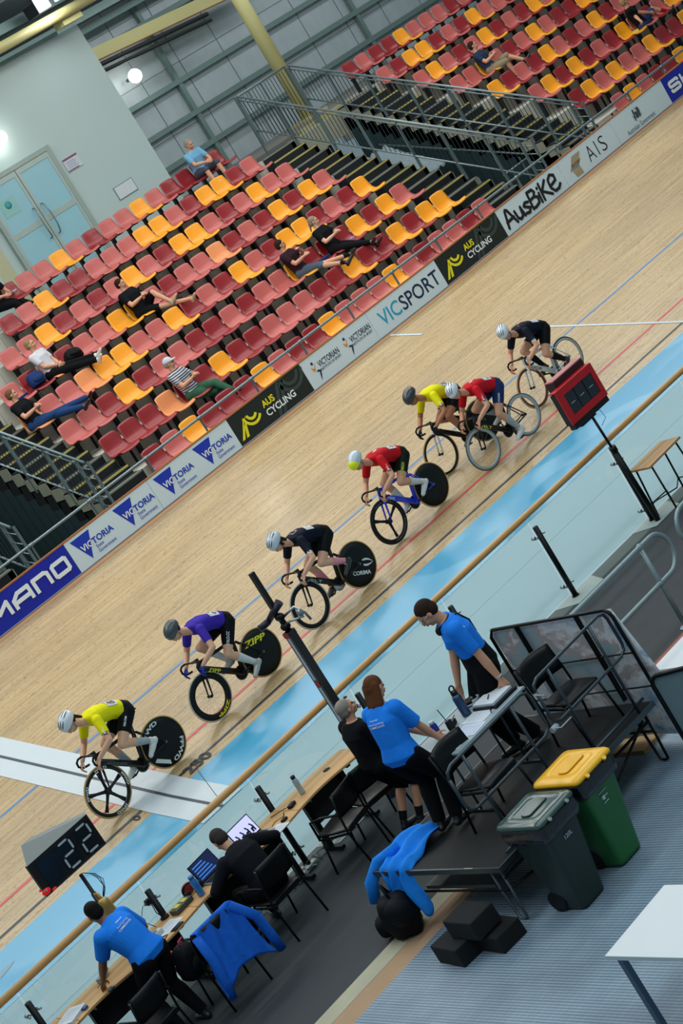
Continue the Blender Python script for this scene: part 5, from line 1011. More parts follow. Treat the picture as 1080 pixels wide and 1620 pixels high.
# ================================================================= SCOREBOARDS AND FINISH CAMERA
bm_ = mat('board_matt_black', '#0E1114', .5); scr = mat('display_dark', '#101A1D', .25, coat=.4); seg_on = mat('segment_pale', '#A9B9C4', .5); cas = mat('case_top_grey', '#7D8583', .6); redb = mat('case_red', '#B8101A', .45); pkr = mat('case_pink', '#B8706E', .5)
t = thing('lap_counter', 'black lap counter showing 22 on a pole beside the brass bell, lower left', 'scoreboard', (8.15, 18.55, 0))
x0, x1, y0, z0, z1 = 7.63, 8.50, 18.60, 1.50, 1.885; dp = .16
def lc(x, y, z): return V((x, y, z-.0*(x-x0)))
MB().bb((x0, y0, z0), (x1, y0+.04, z1-.002)).build('front_case', bm_, t)
A = [(x0, y0, z1), (x1, y0, z1), (x1+.04, y0+.12, z1), (7.94, y0+.26, 2.02), (7.80, y0+.22, 2.03)]; B = [(x0, y0+.04, z0), (x1, y0+.04, z0), (x1+.04, y0+.12, z0), (7.94, y0+.26, z0), (7.80, y0+.22, z0)]
MB().add(A, [(0, 1, 2, 3, 4)]).build('case_lid', cas, t); MB().add(A+B, [(5, 6, 7, 8, 9), (0, 1, 6, 5), (1, 2, 7, 6), (2, 3, 8, 7), (3, 4, 9, 8), (4, 0, 5, 9)]).build('rear_case', bm_, t)
for k, xx in enumerate((x0+.10, x0+.36, x0+.62)):
    MB().bb((xx-.01, y0-.006, z0+.04), (xx+.225, y0-.001, z1-.04)).build('display_window', scr, t)
    if k:
        sg = MB(); w_, h_ = .155, .28; bx, bz0 = xx+.025, z0+.05; th = .024
        for a, b in (((0, h_), (w_, h_)), ((w_, h_), (w_, h_/2)), ((0, h_/2), (w_, h_/2)), ((0, h_/2), (0, 0)), ((0, 0), (w_, 0))):
            a = V((bx+a[0], 0, bz0+a[1])); b = V((bx+b[0], 0, bz0+b[1])); d = (b-a).normalized(); n_ = V((-d.z, 0, d.x)); a = a+d*.012; b = b-d*.012
            P = [a, a+d*.014+n_*th/2, b-d*.014+n_*th/2, b, b-d*.014-n_*th/2, a+d*.014-n_*th/2]; sg.add([(p.x, y0-.008, p.z) for p in P], [tuple(range(6))])
        sg.build('digit', seg_on, t)
lr = mat('led_red', '#C0101A', .4, emit=.5); MB().ell((x0+.02, y0-.012, z0+.05), (.055, .02, .035)).ell((x0-.03, y0-.014, z0+.10), (.015, .012, .015)).ell((x0+.11, y0-.01, z0+.015), (.03, .012, .015)).build('red_lamp', lr, t); MB().ell((x0+.02, y0-.03, z0+.06), .014).build('lamp_button', mat('button_olive', '#8A9A58', .5), t)
MB().tube([(8.12, 18.72, 1.4), (8.12, 18.72, .0)], .022, 10).build('pole', bm_, t); MB().tube([(8.12, 18.72, 1.15), (8.12, 18.72, .7)], .032, 10).build('pole_sleeve', bm_, t)
mb = MB()
for k in range(3): 
    q = [(8.14, 18.70, 1.40), (8.19+.025*k, 18.66, 1.36-.02*k), (8.22+.03*k, 18.64, 1.28-.03*k), (8.24-.01*k, 18.64, 1.16-.02*k), (8.18, 18.67, 1.10-.015*k), (8.13, 18.69, .98)]; Q = [V(q[0])]+[V(q[j-1])*.125+V(q[j])*.75+V(q[j+1])*.125 for j in range(1, 5)]+[V(q[5])]; mb.tube(Q, .0045, 5)
mb.build('cable_bundle', blkp, t)
br = mat('brass', '#A88A48', .4, .5, var=.2, scale=12)
t = thing('last_lap_bell', 'brass hand bell hanging from the timber rail under the lap counter', 'bell', (7.80, 17.90, 1.0))
MB().lathe([(.001, .27), (.03, .27), (.055, .25), (.065, .20), (.07, .12), (.085, .05), (.115, .005), (.12, 0), (.112, .0), (.09, .03), (.001, .22)], (7.80, 17.90, 1.06), (0, 0, 1), 28).build('bell_body', br, t); MB().tube([(7.80, 17.90, 1.32), (7.82, 17.95, 1.38), (7.84, 18.06, 1.36), (7.84, 18.06, 1.22)], .014).tube([(7.80, 17.90, 1.17), (7.80, 17.90, 1.03)], .008).ell((7.80, 17.90, 1.03), .022).build('bell_bracket', br, t)
t = thing('red_scoreboard', 'red and black three-window scoreboard on a black stand at the right', 'scoreboard', (16.95, 17.75, 0))
xa, xb, y0, za, zb = 16.46, 17.22, 17.80, 1.73, 2.17; sh = .0
MB().bb((xa+.16, y0+.10, zb-.10), (xb+.03, y0+.24, zb+.115)).build('upper_case', mat('case_maroon', '#2A0D12', .5), t); MB().bb((xa+.155, y0+.095, zb+.115), (xb+.035, y0+.245, zb+.13)).build('upper_lid', pkr, t)
MB().bb((xa+.03, y0, za-.08), (xb, y0+.10, za)).bb((xa+.16, y0+.02, za-.11), (xb-.3, y0+.09, za-.08)).build('base_case', bm_, t)
MB().bb((xa, y0, za), (xb, y0+.10, zb)).build('case', bm_, t)
fr = MB(); 
for a in ((xa-.01, za-.0, xa+.10, zb+.03), (xb-.07, za, xb+.01, zb+.03), (xa+.10, zb-.07, xb-.07, zb+.03), (xa+.10, za, xb-.07, za+.09)): fr.bb((a[0], y0-.02, a[1]), (a[2], y0+.0, a[3]))
fr.bb((xa-.01, y0, zb+.015), (xb+.01, y0+.10, zb+.03)); fr.build('red_fascia', redb, t)
for k in range(3):
    xx = xa+.105+k*.198; MB().bb((xx, y0-.012, za+.095), (xx+.185, y0-.004, zb-.075)).build('display_window', scr, t); MB().bb((xx+.05, y0-.014, (za+zb)/2), (xx+.13, y0-.012, (za+zb)/2+.008)).build('display_segment', seg_on, t)
MB().tube([(16.86, 17.85, za-.08), (16.90, 17.85, .9)], [.018, .018]).tube([(16.90, 17.85, 1.12), (16.95, 17.85, .0)], .038, 12).tube([(16.895, 17.85, 1.16), (16.90, 17.85, 1.08)], .05, 12).build('pole', stl, t)
MB().tube([(16.95, 17.85, 1.66), (17.04, 17.85, 1.62), (17.06, 17.85, 1.50), (16.93, 17.85, 1.45)], .004, 5).build('loose_cable', blkp, t)
t = thing('finish_camera_stand', 'tall black finish-line camera post with a clamped camera, left of the grey-haired man', 'camera stand', (11.2, 17.62, 0))
MB().bb((11.15, 17.57, 0), (11.25, 17.67, 2.22)).build('post', mat('post_black', '#121417', .35, coat=.3), t); MB().bb((11.145, 17.60, .8), (11.151, 17.64, 1.5)).bb((11.145, 17.60, 1.6), (11.151, 17.64, 2.15)).build('pale_strip', seg_on, t); MB().bb((11.143, 17.58, 1.52), (11.152, 17.66, 1.58)).bb((11.143, 17.58, 2.16), (11.26, 17.68, 2.22)).build('red_mark', mat('red_mark', '#8E1820', .5), t)
MB().ell((11.2, 17.62, 2.28), (.06, .06, .05)).tube([(11.2, 17.62, 2.22), (11.2, 17.62, 2.42)], .035).ell((11.2, 17.62, 2.40), (.05, .07, .05)).build('tripod_head', stl, t)
MB().tube([(11.23, 17.60, 2.38), (11.34, 17.50, 2.42), (11.40, 17.46, 2.30), (11.42, 17.46, 2.2)], .016).tube([(11.2, 17.55, 2.32), (11.36, 17.45, 2.28)], .012).ell((11.36, 17.48, 2.33), (.04, .03, .05)).build('clamp_arm', sil, t)
MB().tube([(11.12, 17.72, 2.42), (11.26, 17.56, 2.55)], [.035, .05], 14).tube([(11.0, 17.78, 2.40), (11.12, 17.72, 2.42)], [.045, .04], 14).build('camera_body', mat('camera_purple_black', '#1C1A2A', .4), t)
MB().bb((11.17, 17.60, 2.48), (11.225, 17.655, 2.98)).build('upper_bar', bm_, t)
# ================================================================= DESK
bch = mat('beech_laminate', '#C99B62', .45, var=.08, scale=2, stretch=(.4, 6, 6), coat=.15); blk_panel = mat('desk_black', '#0B0D0F', .7)
def wav(x):   # front edge of the desks
    a = (x-6.2) % 1.68; return 17.44-.055*math.cos(a/1.68*2*math.pi)
for k, (xa, xb, lb) in enumerate(((4.6, 6.72, 'light beech desk running off the lower left edge'), (6.72, 8.42, 'light beech desk under the woman leaning at the lower left'), (8.42, 10.0, 'light beech desk carrying the laptops of the seated man'), (10.0, 11.13, 'light beech desk with an empty end near the grey-haired man'))):
    t = thing('trackside_desk', lb, 'desk', ((xa+xb)/2, 17.75, 0), 'beech desks along the glass fence')
    X = [xa+.003+(xb-xa-.006)*i/14 for i in range(15)]; front = [(x, wav(x), .695) for x in X]
    if k == 3: front = front[:9]+[(10.93, 17.42, .695), (11.11, 17.69, .695)]; back = [(11.11, 17.9, .695), (10.7, 17.95, .695), (xa+.003, 17.95, .695)]
    else: back = [(xb-.003, 17.95, .695), (xa+.003, 17.95, .695)]
    MB().prism(front+back, (0, 0, .028)).build('desk_top', bch, t, bevel=.004)
    if k == 3: MB().lathe([(.001, 0), (.045, 0), (.045, .004), (.001, .004)], (10.72, 17.72, .7235), (0, 0, 1), 20).build('cable_port', blkp, t)
    for x in (xa+.25, min(xb-.25, 10.85)): MB().bb((x-.025, 17.5, .02), (x+.025, 17.85, .06)).bb((x-.03, 17.7, .06), (x+.03, 17.76, .69)).bb((x-.025, 17.5, .655), (x+.025, 17.85, .694)).build('leg', stl, t)
    MB().bb((xa+.25, 17.74, .32), (min(xb-.25, 10.85), 17.76, .67)).build('modesty_panel', blk_panel, t)
def prism_item(name, pts, z, h, m_, label, cat, **k): return setp(MB().prism([(x, y, z) for x, y in pts], (0, 0, h)).build(name, m_, **k), label, cat)
DZ = .7235
def laptop(cx, cy, ang, label, scr_m, tilt=20):
    t = thing('laptop', label, 'laptop', (cx, cy, DZ)); Rz = Matrix.Rotation(R_(ang), 3, 'Z'); o = V((cx, cy, DZ))
    MB().box(o+Rz @ V((0, 0, .009)), (.35, .24, .016), 0, Rz).build('base', sil, t, bevel=.004); MB().box(o+Rz @ V((0, .03, .0175)), (.30, .12, .003), 0, Rz).build('keyboard', blkp, t); MB().box(o+Rz @ V((0, -.075, .0175)), (.11, .07, .002), 0, Rz).build('touchpad', mat('touchpad', '#9AA0A2', .3), t)
    Rt = Rz @ Matrix.Rotation(R_(-tilt), 3, 'X'); h = o+Rz @ V((0, .12, .012)); s_ = MB().box(h+Rt @ V((0, 0, .118)), (.35, .008, .235), 0, Rt).build('screen_lid', blkp, t, bevel=.003)
    MB().box(h+Rt @ V((0, -.0052, .122)), (.325, .001, .205), 0, Rt).build('display', scr_m, s_)
    return h, Rt, s_
dispw = mat('display_lit_lilac', '#C3C4F2', .4, emit=.8); dispk = mat('display_lit_dark', '#12204A', .4, emit=.5)
h, Rt, s_ = laptop(9.50, 17.62, 4, 'open laptop with a lit lilac screen in front of the seated man', dispw)
mb = MB()
for k in range(4):
    x = -.13+.075*k
    for a, b, r in (((x, .06), (x+.03, .10), .012), ((x+.03, .10), (x+.01, .14), .01), ((x, .04), (x, .09), .012), ((x+.03, .04), (x+.03, .09), .010)): mb.add([h+Rt @ V((a[0]-r, -.0062, a[1])), h+Rt @ V((a[0]+r, -.0062, a[1])), h+Rt @ V((b[0]+r, -.0062, b[1])), h+Rt @ V((b[0]-r, -.0062, b[1]))], [(0, 1, 2, 3)])
mb.build('finish_photo', ink_n, s_)
h, Rt, s_ = laptop(8.93, 17.66, 6, 'second open laptop with a dark blue screen, partly behind the seated man', dispk)
mb = MB()
for k in range(5): mb.add([h+Rt @ V((-.14, -.0062, .04+.035*k)), h+Rt @ V((.10-.02*k, -.0062, .04+.035*k)), h+Rt @ V((.10-.02*k, -.0062, .055+.035*k)), h+Rt @ V((-.14, -.0062, .055+.035*k))], [(0, 1, 2, 3)])
mb.build('screen_lines', mat('screen_blue', '#3E78C8', .4, emit=.6), s_)
pap = mat('paper_white', '#CBD4DC', .7, var=.02)
def sheet(x, y, z, w, d, ang, label, h=.004, m_=None, name='paper_sheet', lines=6):
    t = thing(name, label, 'paper', (x, y, z)); Rz = Matrix.Rotation(R_(ang), 3, 'Z'); MB().box((x, y, z+h/2), (w, d, h), 0, Rz).build('sheet', m_ or pap, t)
    mb = MB()
    for k in range(lines): mb.box(V((x, y, z+h+.0006))+Rz @ V((0, d*.35-d*.7*k/max(lines-1, 1), 0)), (w*.75, .004, .0008), 0, Rz)
    if lines: mb.build('printed_text', mat('faint_ink', '#8D949C', .7), t)
    return t
sheet(9.62, 17.36+.08, DZ, .30, .21, 8, 'white papers beside the lit laptop', .006)
sheet(8.09, 17.60, DZ, .30, .21, 12, 'loose white sheet on the desk between the power strip and the yellow radio', .003)
sheet(6.75, 17.66, DZ, .30, .22, 25, 'stack of white papers at the bottom left corner of the desk', .03); sheet(6.84, 17.64, DZ+.0, .05, .22, 25, 'blue-edged folder beside the papers at the bottom left', .028, mat('folder_blue', '#31588A', .6), 'folder', 0)
def bottle(x, y, z, r, h, m_, mc, label, cap='cap', ang=0):
    t = thing('drink_bottle', label, 'bottle', (x, y, z)); MB().lathe([(.001, 0), (r*.9, 0), (r, .01), (r, h*.35), (r*.93, h*.4), (r, h*.46), (r, h*.74), (r*.75, h*.83), (r*.75, h*.86), (.001, h*.86)], (x, y, z), (0, 0, 1), 24).build('flask', m_, t)
    MB().tube([(x, y, z+h*.86), (x, y, z+h)], r*.78, 18).build('cap', mc, t); return t
bottle(8.60, 17.60, DZ, .04, .24, mat('bottle_blue_clear', '#2F79C4', .15, coat=.5), mat('cap_blue', '#2A64A8', .4), 'translucent blue drink bottle on the desk left of the seated man')
bottle(10.30, 17.70, DZ, .034, .23, mat('bottle_clear_grey', '#9FB0B4', .15, coat=.5), blkp, 'clear bottle with a black lid standing on the right part of the desk')
# small desk equipment
t = thing('handheld_radio', 'black two-way radio with long antenna lying on the desk right of the laptop', 'radio', (10.05, 17.66, DZ)); MB().box((10.07, 17.64, DZ+.02), (.11, .06, .036), 0, Matrix.Rotation(R_(20), 3, 'Z')).build('radio_body', blkp, t, bevel=.006); MB().tube([(10.02, 17.68, DZ+.02), (9.86, 17.80, DZ+.02)], .005).build('antenna', blkp, t); MB().box((10.07, 17.63, DZ+.039), (.05, .03, .002)).build('radio_screen', scr, t)
t = thing('computer_mouse', 'small black mouse near the front edge of the desk', 'mouse', (9.82, 17.50, DZ)); MB().ell((9.82, 17.50, DZ+.014), (.05, .032, .02)).build('mouse_shell', blkp, t)
t = thing('timing_console', 'yellow and grey radio console on the desk left of the blue bottle', 'console', (8.40, 17.74, DZ)); MB().box((8.40, 17.72, DZ+.03), (.26, .13, .05), 0, Matrix.Rotation(R_(8), 3, 'Z')).build('console_case', mat('grey_case', '#3A4442', .5), t, bevel=.008)
for k in range(2): MB().box((8.35+.1*k, 17.72, DZ+.058), (.07, .08, .008), 0, Matrix.Rotation(R_(8), 3, 'Z')).build('yellow_panel', mat('panel_yellow', '#C8C43A', .5), t, bevel=.003)
t = thing('headset', 'black headset with red case on the desk behind the blue bottle', 'headset', (8.64, 17.86, DZ)); MB().torus((8.62, 17.80, DZ+.06), (.3, .9, .4), .085, .012, 24, 8).build('headband', blkp, t); MB().ell((8.55, 17.78, DZ+.04), (.045, .03, .045)).ell((8.72, 17.76, DZ+.04), (.045, .03, .045)).build('ear_cups', blkp, t); MB().ell((8.63, 17.86, DZ+.06), (.085, .03, .065)).build('red_case', mat('red_case', '#8E1A22', .5), t)
t = thing('power_strip', 'white power strip with sockets on the desk, right of the leaning woman', 'power strip', (7.82, 17.58, DZ)); MB().box((7.86, 17.60, DZ+.028), (.34, .075, .05), 0, Matrix.Rotation(R_(14), 3, 'Z')).build('strip_body', mat('plastic_white', '#BFC5BF', .5), t, bevel=.006)
for k in range(4): p = V((7.86, 17.60, DZ+.056))+Matrix.Rotation(R_(14), 3, 'Z') @ V((-.11+.07*k, 0, 0)); MB().tube([p, p+V((0, 0, .006))], .02, 14).build('socket', mat('socket_blue_grey', '#6E7F94', .5), t)
t = thing('handset', 'white cordless handset standing beside the power strip', 'phone', (7.76, 17.75, DZ)); MB().box((7.76, 17.75, DZ+.075), (.11, .05, .15), 0, Matrix.Rotation(R_(-20), 3, 'X')).build('handset_body', mat('plastic_white'), t, bevel=.01); MB().box((7.76, 17.722, DZ+.10), (.07, .004, .05), 0, Matrix.Rotation(R_(-20), 3, 'X')).build('handset_display', scr, t)
t = thing('phone', 'black phone lying near the front edge of the desk beside the white sheet', 'phone', (8.10, 17.44, DZ)); MB().box((8.10, 17.44, DZ+.006), (.15, .075, .01), 0, Matrix.Rotation(R_(10), 3, 'Z')).build('phone_body', blkp, t, bevel=.004); MB().box((8.10, 17.44, DZ+.0117), (.135, .064, .001), 0, Matrix.Rotation(R_(10), 3, 'Z')).build('phone_screen', scr, t)
t = thing('desk_microphone', 'small black camera on a stand clipped to the fence post above the desk', 'camera', (8.24, 17.88, DZ)); MB().tube([(8.24, 17.88, DZ), (8.20, 17.88, DZ+.10), (8.22, 17.90, DZ+.22)], .006).tube([(8.24, 17.86, DZ), (8.24, 17.86, DZ+.02)], .05, 16).build('stand', blkp, t); MB().box((8.20, 17.90, DZ+.24), (.06, .05, .06)).build('camera_head', blkp, t, bevel=.006); MB().tube([(8.1, 17.86, DZ), (8.02, 17.9, DZ+.14), (8.12, 17.9, DZ+.24), (8.2, 17.9, DZ+.22)], .004, 5).build('cable', blkp, t)
t = thing('starting_pistol', 'pale grey device with a coiled lead on the desk at the lower left', 'device', (7.28, 17.80, DZ)); MB().box((7.30, 17.80, DZ+.03), (.15, .06, .05), 0, Matrix.Rotation(R_(25), 3, 'Z')).ell((7.36, 17.84, DZ+.05), (.06, .04, .035)).build('device_body', mat('plastic_grey', '#8E9A9E', .4), t); mb = MB(); mb.tube([(7.22+.02*math.cos(k*.5)*k*.2, 17.68+.03*math.sin(k*.5), DZ+.006+.001*k) for k in range(20)], .004, 5); mb.build('lead', blkp, t)
t = thing('clip_lamp', 'small black mouse-shaped receiver near the leaning hand', 'device', (7.20, 17.46, DZ)); MB().ell((7.16, 17.44, DZ+.014), (.045, .03, .02)).build('receiver_shell', mat('plastic_grey2', '#3A4248', .3, coat=.4), t)
t = thing('desk_cable', 'black lead curling on the desk right of the leaning woman', 'cable', (7.85, 17.44, DZ)); MB().tube([(7.76, 17.5, DZ+.005), (7.90, 17.42, DZ+.005), (7.98, 17.47, DZ+.005), (7.9, 17.56, DZ+.006)], .005, 6).build('lead', blkp, t)
t = thing('desk_cable', 'thin black lead looping behind the mouse and radio', 'cable', (9.85, 17.6, DZ)); MB().tube([(9.72, 17.62, DZ+.004), (9.80, 17.66, DZ+.004), (9.9, 17.60, DZ+.004), (9.98, 17.7, DZ+.004), (9.85, 17.56, DZ+.004)], .003, 5).build('lead', blkp, t)
# floor cables
cw = mat('cable_pale', '#A9B2AE', .6); ck = mat('cable_black', '#1A1D20', .6)
random.seed(5)
t = thing('power_board', 'white power board with plugs on the floor under the desk', 'power strip', (9.9, 17.78, .0)); MB().box((9.85, 17.78, .03), (.40, .07, .045), 0, Matrix.Rotation(R_(12), 3, 'Z')).build('board_body', mat('plastic_white'), t, bevel=.005)
for k in range(3): MB().box((9.75+.1*k, 17.77+.02*k, .07), (.04, .04, .035)).build('plug', mat('plastic_white') if k % 2 else blkp, t)
for k in range(7):
    x = 8.2+.36*k; t = thing('floor_cable', ['pale tangled cable on the floor under the desk', 'black tangled cable on the floor under the desk'][k % 2], 'cable', (x, 17.8, 0), 'tangled cables under the desks, '+('pale' if k % 2 == 0 else 'black'))
    P = [(x+.09*j+random.uniform(-.10, .10), 17.78+random.uniform(-.12, .14), .012+random.uniform(0, .05)) for j in range(9)]
    Q = []
    for a in range(len(P)-1):
        for q in range(4): Q.append(V(P[a]).lerp(V(P[a+1]), q/4)+V((0, .012*math.sin(q*1.57), 0)))
    MB().tube(Q, .006, 6).build('lead', cw if k % 2 == 0 else ck, t)
# ================================================================= CHAIRS
vin = mat('vinyl_black', '#0B0E12', .4, var=.1, spec=.25, coat=.06); tub = mat('tube_black', '#0C0F11', .4, .2, spec=.3)
def chair(x, y, z, ang, label, arms=False, m_tube=None):
    """seat faces local -y ... local +y is the backrest side"""
    t = thing('office_chair', label, 'chair', (x, y, z)); Rz = Matrix.Rotation(R_(ang), 3, 'Z'); W = lambda a, b, c: V((x, y, z))+Rz @ V((a, b, c)); tm = m_tube or tub
    rr = []
    for b, h, w in ((-.23, .435, .20), (-.21, .455, .225), (0, .450, .23), (.18, .445, .22), (.21, .44, .205)): rr.append([W(w*math.copysign(abs(math.cos(k))**.4, math.cos(k)), b, h-.0+.022*math.copysign(abs(math.sin(k))**.5, math.sin(k))) for k in [6.2832*j/16 for j in range(16)]])
    MB().loft(rr).build('seat', vin, t)
    mb = MB(); n = 10; vs = []
    for o in (0, 1):
        for h in (0, 1, 2, 3, 4):
            for k in range(n+1):
                s_ = -1+2*k/n; vs.append(W(s_*.225, .235+.05*(h/4)-.05*s_*s_+o*.022-(.03 if 0 else 0), .60+.27*h/4+(.015*(1-s_*s_) if h == 4 else 0)))
    q = 5*(n+1); fs = [(o*q+h*(n+1)+k, o*q+h*(n+1)+k+1, o*q+(h+1)*(n+1)+k+1, o*q+(h+1)*(n+1)+k) for o in (0, 1) for h in range(4) for k in range(n)]
    rim = list(range(n+1))+[h*(n+1)+n for h in range(1, 5)]+[4*(n+1)+k for k in range(n-1, -1, -1)]+[h*(n+1) for h in range(3, 0, -1)]
    fs += [(rim[i], rim[(i+1) % len(rim)], q+rim[(i+1) % len(rim)], q+rim[i]) for i in range(len(rim))]; mb.add(vs, fs, 0, True); mb.build('backrest', vin, t)
    for s_ in (-1, 1):
        MB().tube([W(s_*.235, .27, .86), W(s_*.235, .22, .60), W(s_*.235, .20, .43), W(s_*.24, .27, .0)], .0125, 10).build('rear_leg', tm, t)
        MB().tube([W(s_*.235, -.17, .43), W(s_*.24, -.24, .0)], .0125, 10).build('front_leg', tm, t)
        MB().tube([W(s_*.235, .20, .425), W(s_*.235, -.18, .425)], .012, 8).build('seat_rail', tm, t)
        if arms: MB().tube([W(s_*.25, .24, .66), W(s_*.26, .0, .68), W(s_*.26, -.16, .66), W(s_*.25, -.18, .43)], .014, 8).build('armrest', tm, t)
    MB().tube([W(-.235, -.17, .415), W(-.235, .2, .415), W(.235, .2, .415), W(.235, -.17, .415), W(-.235, -.17, .415)], .011, 8).build('cross_bar', tm, t)
    return t
chair(9.84, 13.98, .60, 4, 'black vinyl chair on the stage behind the near green bin'); chair(11.12, 13.93, .60, -6, 'black vinyl chair on the stage in front of the printed barrier')
chair(10.12, 17.02, 0, 196, 'black chair with shiny seat standing empty at the desk, right of the seated man', True); chair(10.62, 17.05, 0, 172, 'black chair at the end of the desk beside the grey-haired man', True)
chair(8.98, 16.98, 0, 184, 'black chair carrying the seated man', True); chair(8.0, 16.84, 0, 172, 'black chair with a blue jacket hung over its back'); chair(7.02, 16.82, 0, 190, 'black chair behind the leaning woman, at the bottom edge', True)
# jackets
jk = C_('jacket_blue', '#1A60C8', r=.75, var=.2); jk2 = C_('jacket_bright', '#2288F0', r=.7, var=.2)
def drape(name, fn, m_, label, nu=26, nv=26, th=.008):
    t = thing(name, label, 'jacket', fn(.5, 0)); mb = MB(); mb.add([fn(a/nu, b/nv) for a in range(nu+1) for b in range(nv+1)], [(a*(nv+1)+b, (a+1)*(nv+1)+b, (a+1)*(nv+1)+b+1, a*(nv+1)+b+1) for a in range(nu) for b in range(nv)], 0, True)
    o = mb.build('cloth_body', m_, t); md = o.modifiers.new('s', 'SOLIDIFY'); md.thickness = th; return t
def f1(u, v):   # over the back of the chair at (8.0,16.84): back top near y 16.57, z .88
    c = -1+2*u; s_ = v*1.15-.25; w = .24+.10*max(s_, 0); x = 8.02+c*w*1.05; fold = .018*math.sin(c*9+v*3)
    if s_ < 0: return V((x, 16.60-s_*.3+.0, .905+s_*.35))
    return V((x+.02*math.sin(6*v), 16.565-.12*s_-.02*abs(c)+fold, .91-s_*(.62+.16*abs(c)**2)))
t = drape('jacket', f1, jk, 'blue jacket hanging over the back of a black chair at the desk')
for s_, x1 in ((-1, 7.74), (1, 8.42)): MB().tube([(8.02+s_*.24, 16.55, .86), (x1+s_*-.02, 16.47, .62), (x1, 16.46, .35), (x1+s_*.02, 16.47, .17)], [.05, .055, .05, .045], 12, sy=.6).build('sleeve', jk, t)
pack('backpack', (7.78, 16.98, .42), .30, .22, .36, nyb, mat('strap_pink', '#B8184E', .6), 'black bag with bright pink straps on the chair beneath the blue jacket', 'backpack', (10, 0, 15))
def f2(u, v):   # lies on the stage corner and hangs over its left end
    z = .655+.035*math.sin(v*14+u*5)+.025*math.sin(u*11)
    if u < .55: return V((9.66-.55*(u/.55)-.05*v*math.sin(u*9), 15.12-.42*v+.10*math.sin(u*6)*(1-v), z+.03*(1-abs(2*v-1))))
    k = (u-.55)/.45; dr = .40+.10*math.sin(v*9+.6)
    return V((9.06-.03*math.sin(k*3.1)-.05*k+.03*math.sin(v*15), 15.16-.50*v-.04*math.sin(k*5+v*4), z*(1-min(k*3, 1))+.62*min(k*3, 1)-dr*k))
t = drape('jacket', f2, jk2, 'bright blue jacket draped over the corner of the stage behind the woman')
MB().tube([(9.35, 15.1, .68), (9.15, 15.25, .64), (9.02, 15.34, .50), (8.98, 15.40, .30)], [.055, .065, .065, .055], 12, sy=.6).build('sleeve', jk2, t)
t = thing('duffel_bag', 'black soft bag slumped on the floor at the corner of the stage', 'bag', (8.92, 15.05, 0))
lump('bag_body', (8.92, 15.02, .22), (.20, .22, .23), nyb, None, None, 4, t); lump('bag_flap', (8.84, 14.90, .30), (.13, .16, .13), nyb, None, None, 6, t); lump('side_pocket', (8.86, 15.24, .13), (.12, .10, .12), nyb, None, None, 9, t)
MB().tube([(8.98, 15.1, .42), (8.96, 15.14, .52), (8.90, 15.04, .54), (8.88, 14.98, .42)], .014).build('carry_strap', nyb, t)
setp(MB().box((8.80, 14.90, .36), (.10, .012, .08), 0, Euler((R_(-30), 0, R_(20))).to_matrix()).build('paper_tag', pap), 'small white tag stuck on the slumped black bag', 'tag')
# ================================================================= STAGE
stg = mat('stage_deck', '#0C0F11', .8, var=.15, bump=.05); alu = mat('stage_edge', '#4B565A', .4, .6); 
t = thing('stage_platform', 'low black folding stage with steel frame, carrying the officials\' table', 'stage', (10.28, 14.35, 0))
MB().bb((9.07, 13.45, .565), (11.52, 15.25, .60)).build('deck', stg, t); MB().bb((9.05, 13.43, .55), (11.54, 13.45, .603)).bb((9.05, 13.45, .55), (9.07, 15.27, .603)).bb((9.07, 15.25, .55), (11.54, 15.27, .603)).bb((11.52, 13.45, .55), (11.54, 15.25, .603)).build('edge_trim', alu, t)
MB().bb((9.055, 13.80, .59), (9.069, 13.92, .604)).build('edge_label', mat('label_tape', '#8E9A8E', .6), t)
for y in (13.6, 15.1):
    for x in (9.12, 10.3, 11.44): MB().tube([(x, y-.07, .56), (x-.02, y-.09, .3), (x-.02, y-.07, .03), (x-.02, y-.02, .012), (x-.02, y+.03, .03), (x-.02, y+.05, .3), (x, y+.07, .56)], .014, 10).build('leg', tub if x > 9.2 else mat('leg_steel', '#6E7A80', .35, .7), t)
MB().tube([(9.1, 13.55, .33), (9.1, 15.15, .33)], .012).tube([(9.1, 13.55, .33), (10.3, 13.6, .12)], .014).tube([(11.44, 13.55, .33), (11.44, 15.15, .33)], .012).tube([(9.1, 13.52, .45), (11.44, 13.52, .45)], .016).tube([(11.44, 13.6, .45), (10.6, 13.6, .15)], .014).build('brace', tub, t)
MB().bb((9.3, 14.0, .20), (10.2, 15.0, .235)).build('folded_panel', mat('panel_translucent', '#4E5F60', .4), t)
rl = mat('rail_grey_blue', '#3E4A52', .35, .6)
def guard(x0, x1, label):
    g = thing('stage_guard_rail', label, 'railing', ((x0+x1)/2, 13.47, .6)); y = 13.47; c = .09
    P = [(x0+.22, y, .60)]
    loop = [(x0, y, 1.50), (x0+.02, y, 1.56), (x0+c, y, 1.59), (x1-c, y, 1.59), (x1-.02, y, 1.56), (x1, y, 1.50), (x1, y, 1.22), (x1-.02, y, 1.16), (x1-c, y, 1.13), (x0+c, y, 1.13), (x0+.02, y, 1.16), (x0, y, 1.22), (x0, y, 1.50)]
    MB().tube(loop, .0155, 10).build('rail_loop', rl, g)
    for x in (x0+.25, x1-.25): MB().tube([(x, y, .60), (x, y, 1.59)], .015, 10).build('upright', rl, g)
    return g
guard(9.13, 10.35, 'steel guard rail along the near half of the stage front, by the bins'); guard(10.43, 11.60, 'steel guard rail along the far half of the stage front, before the chair')
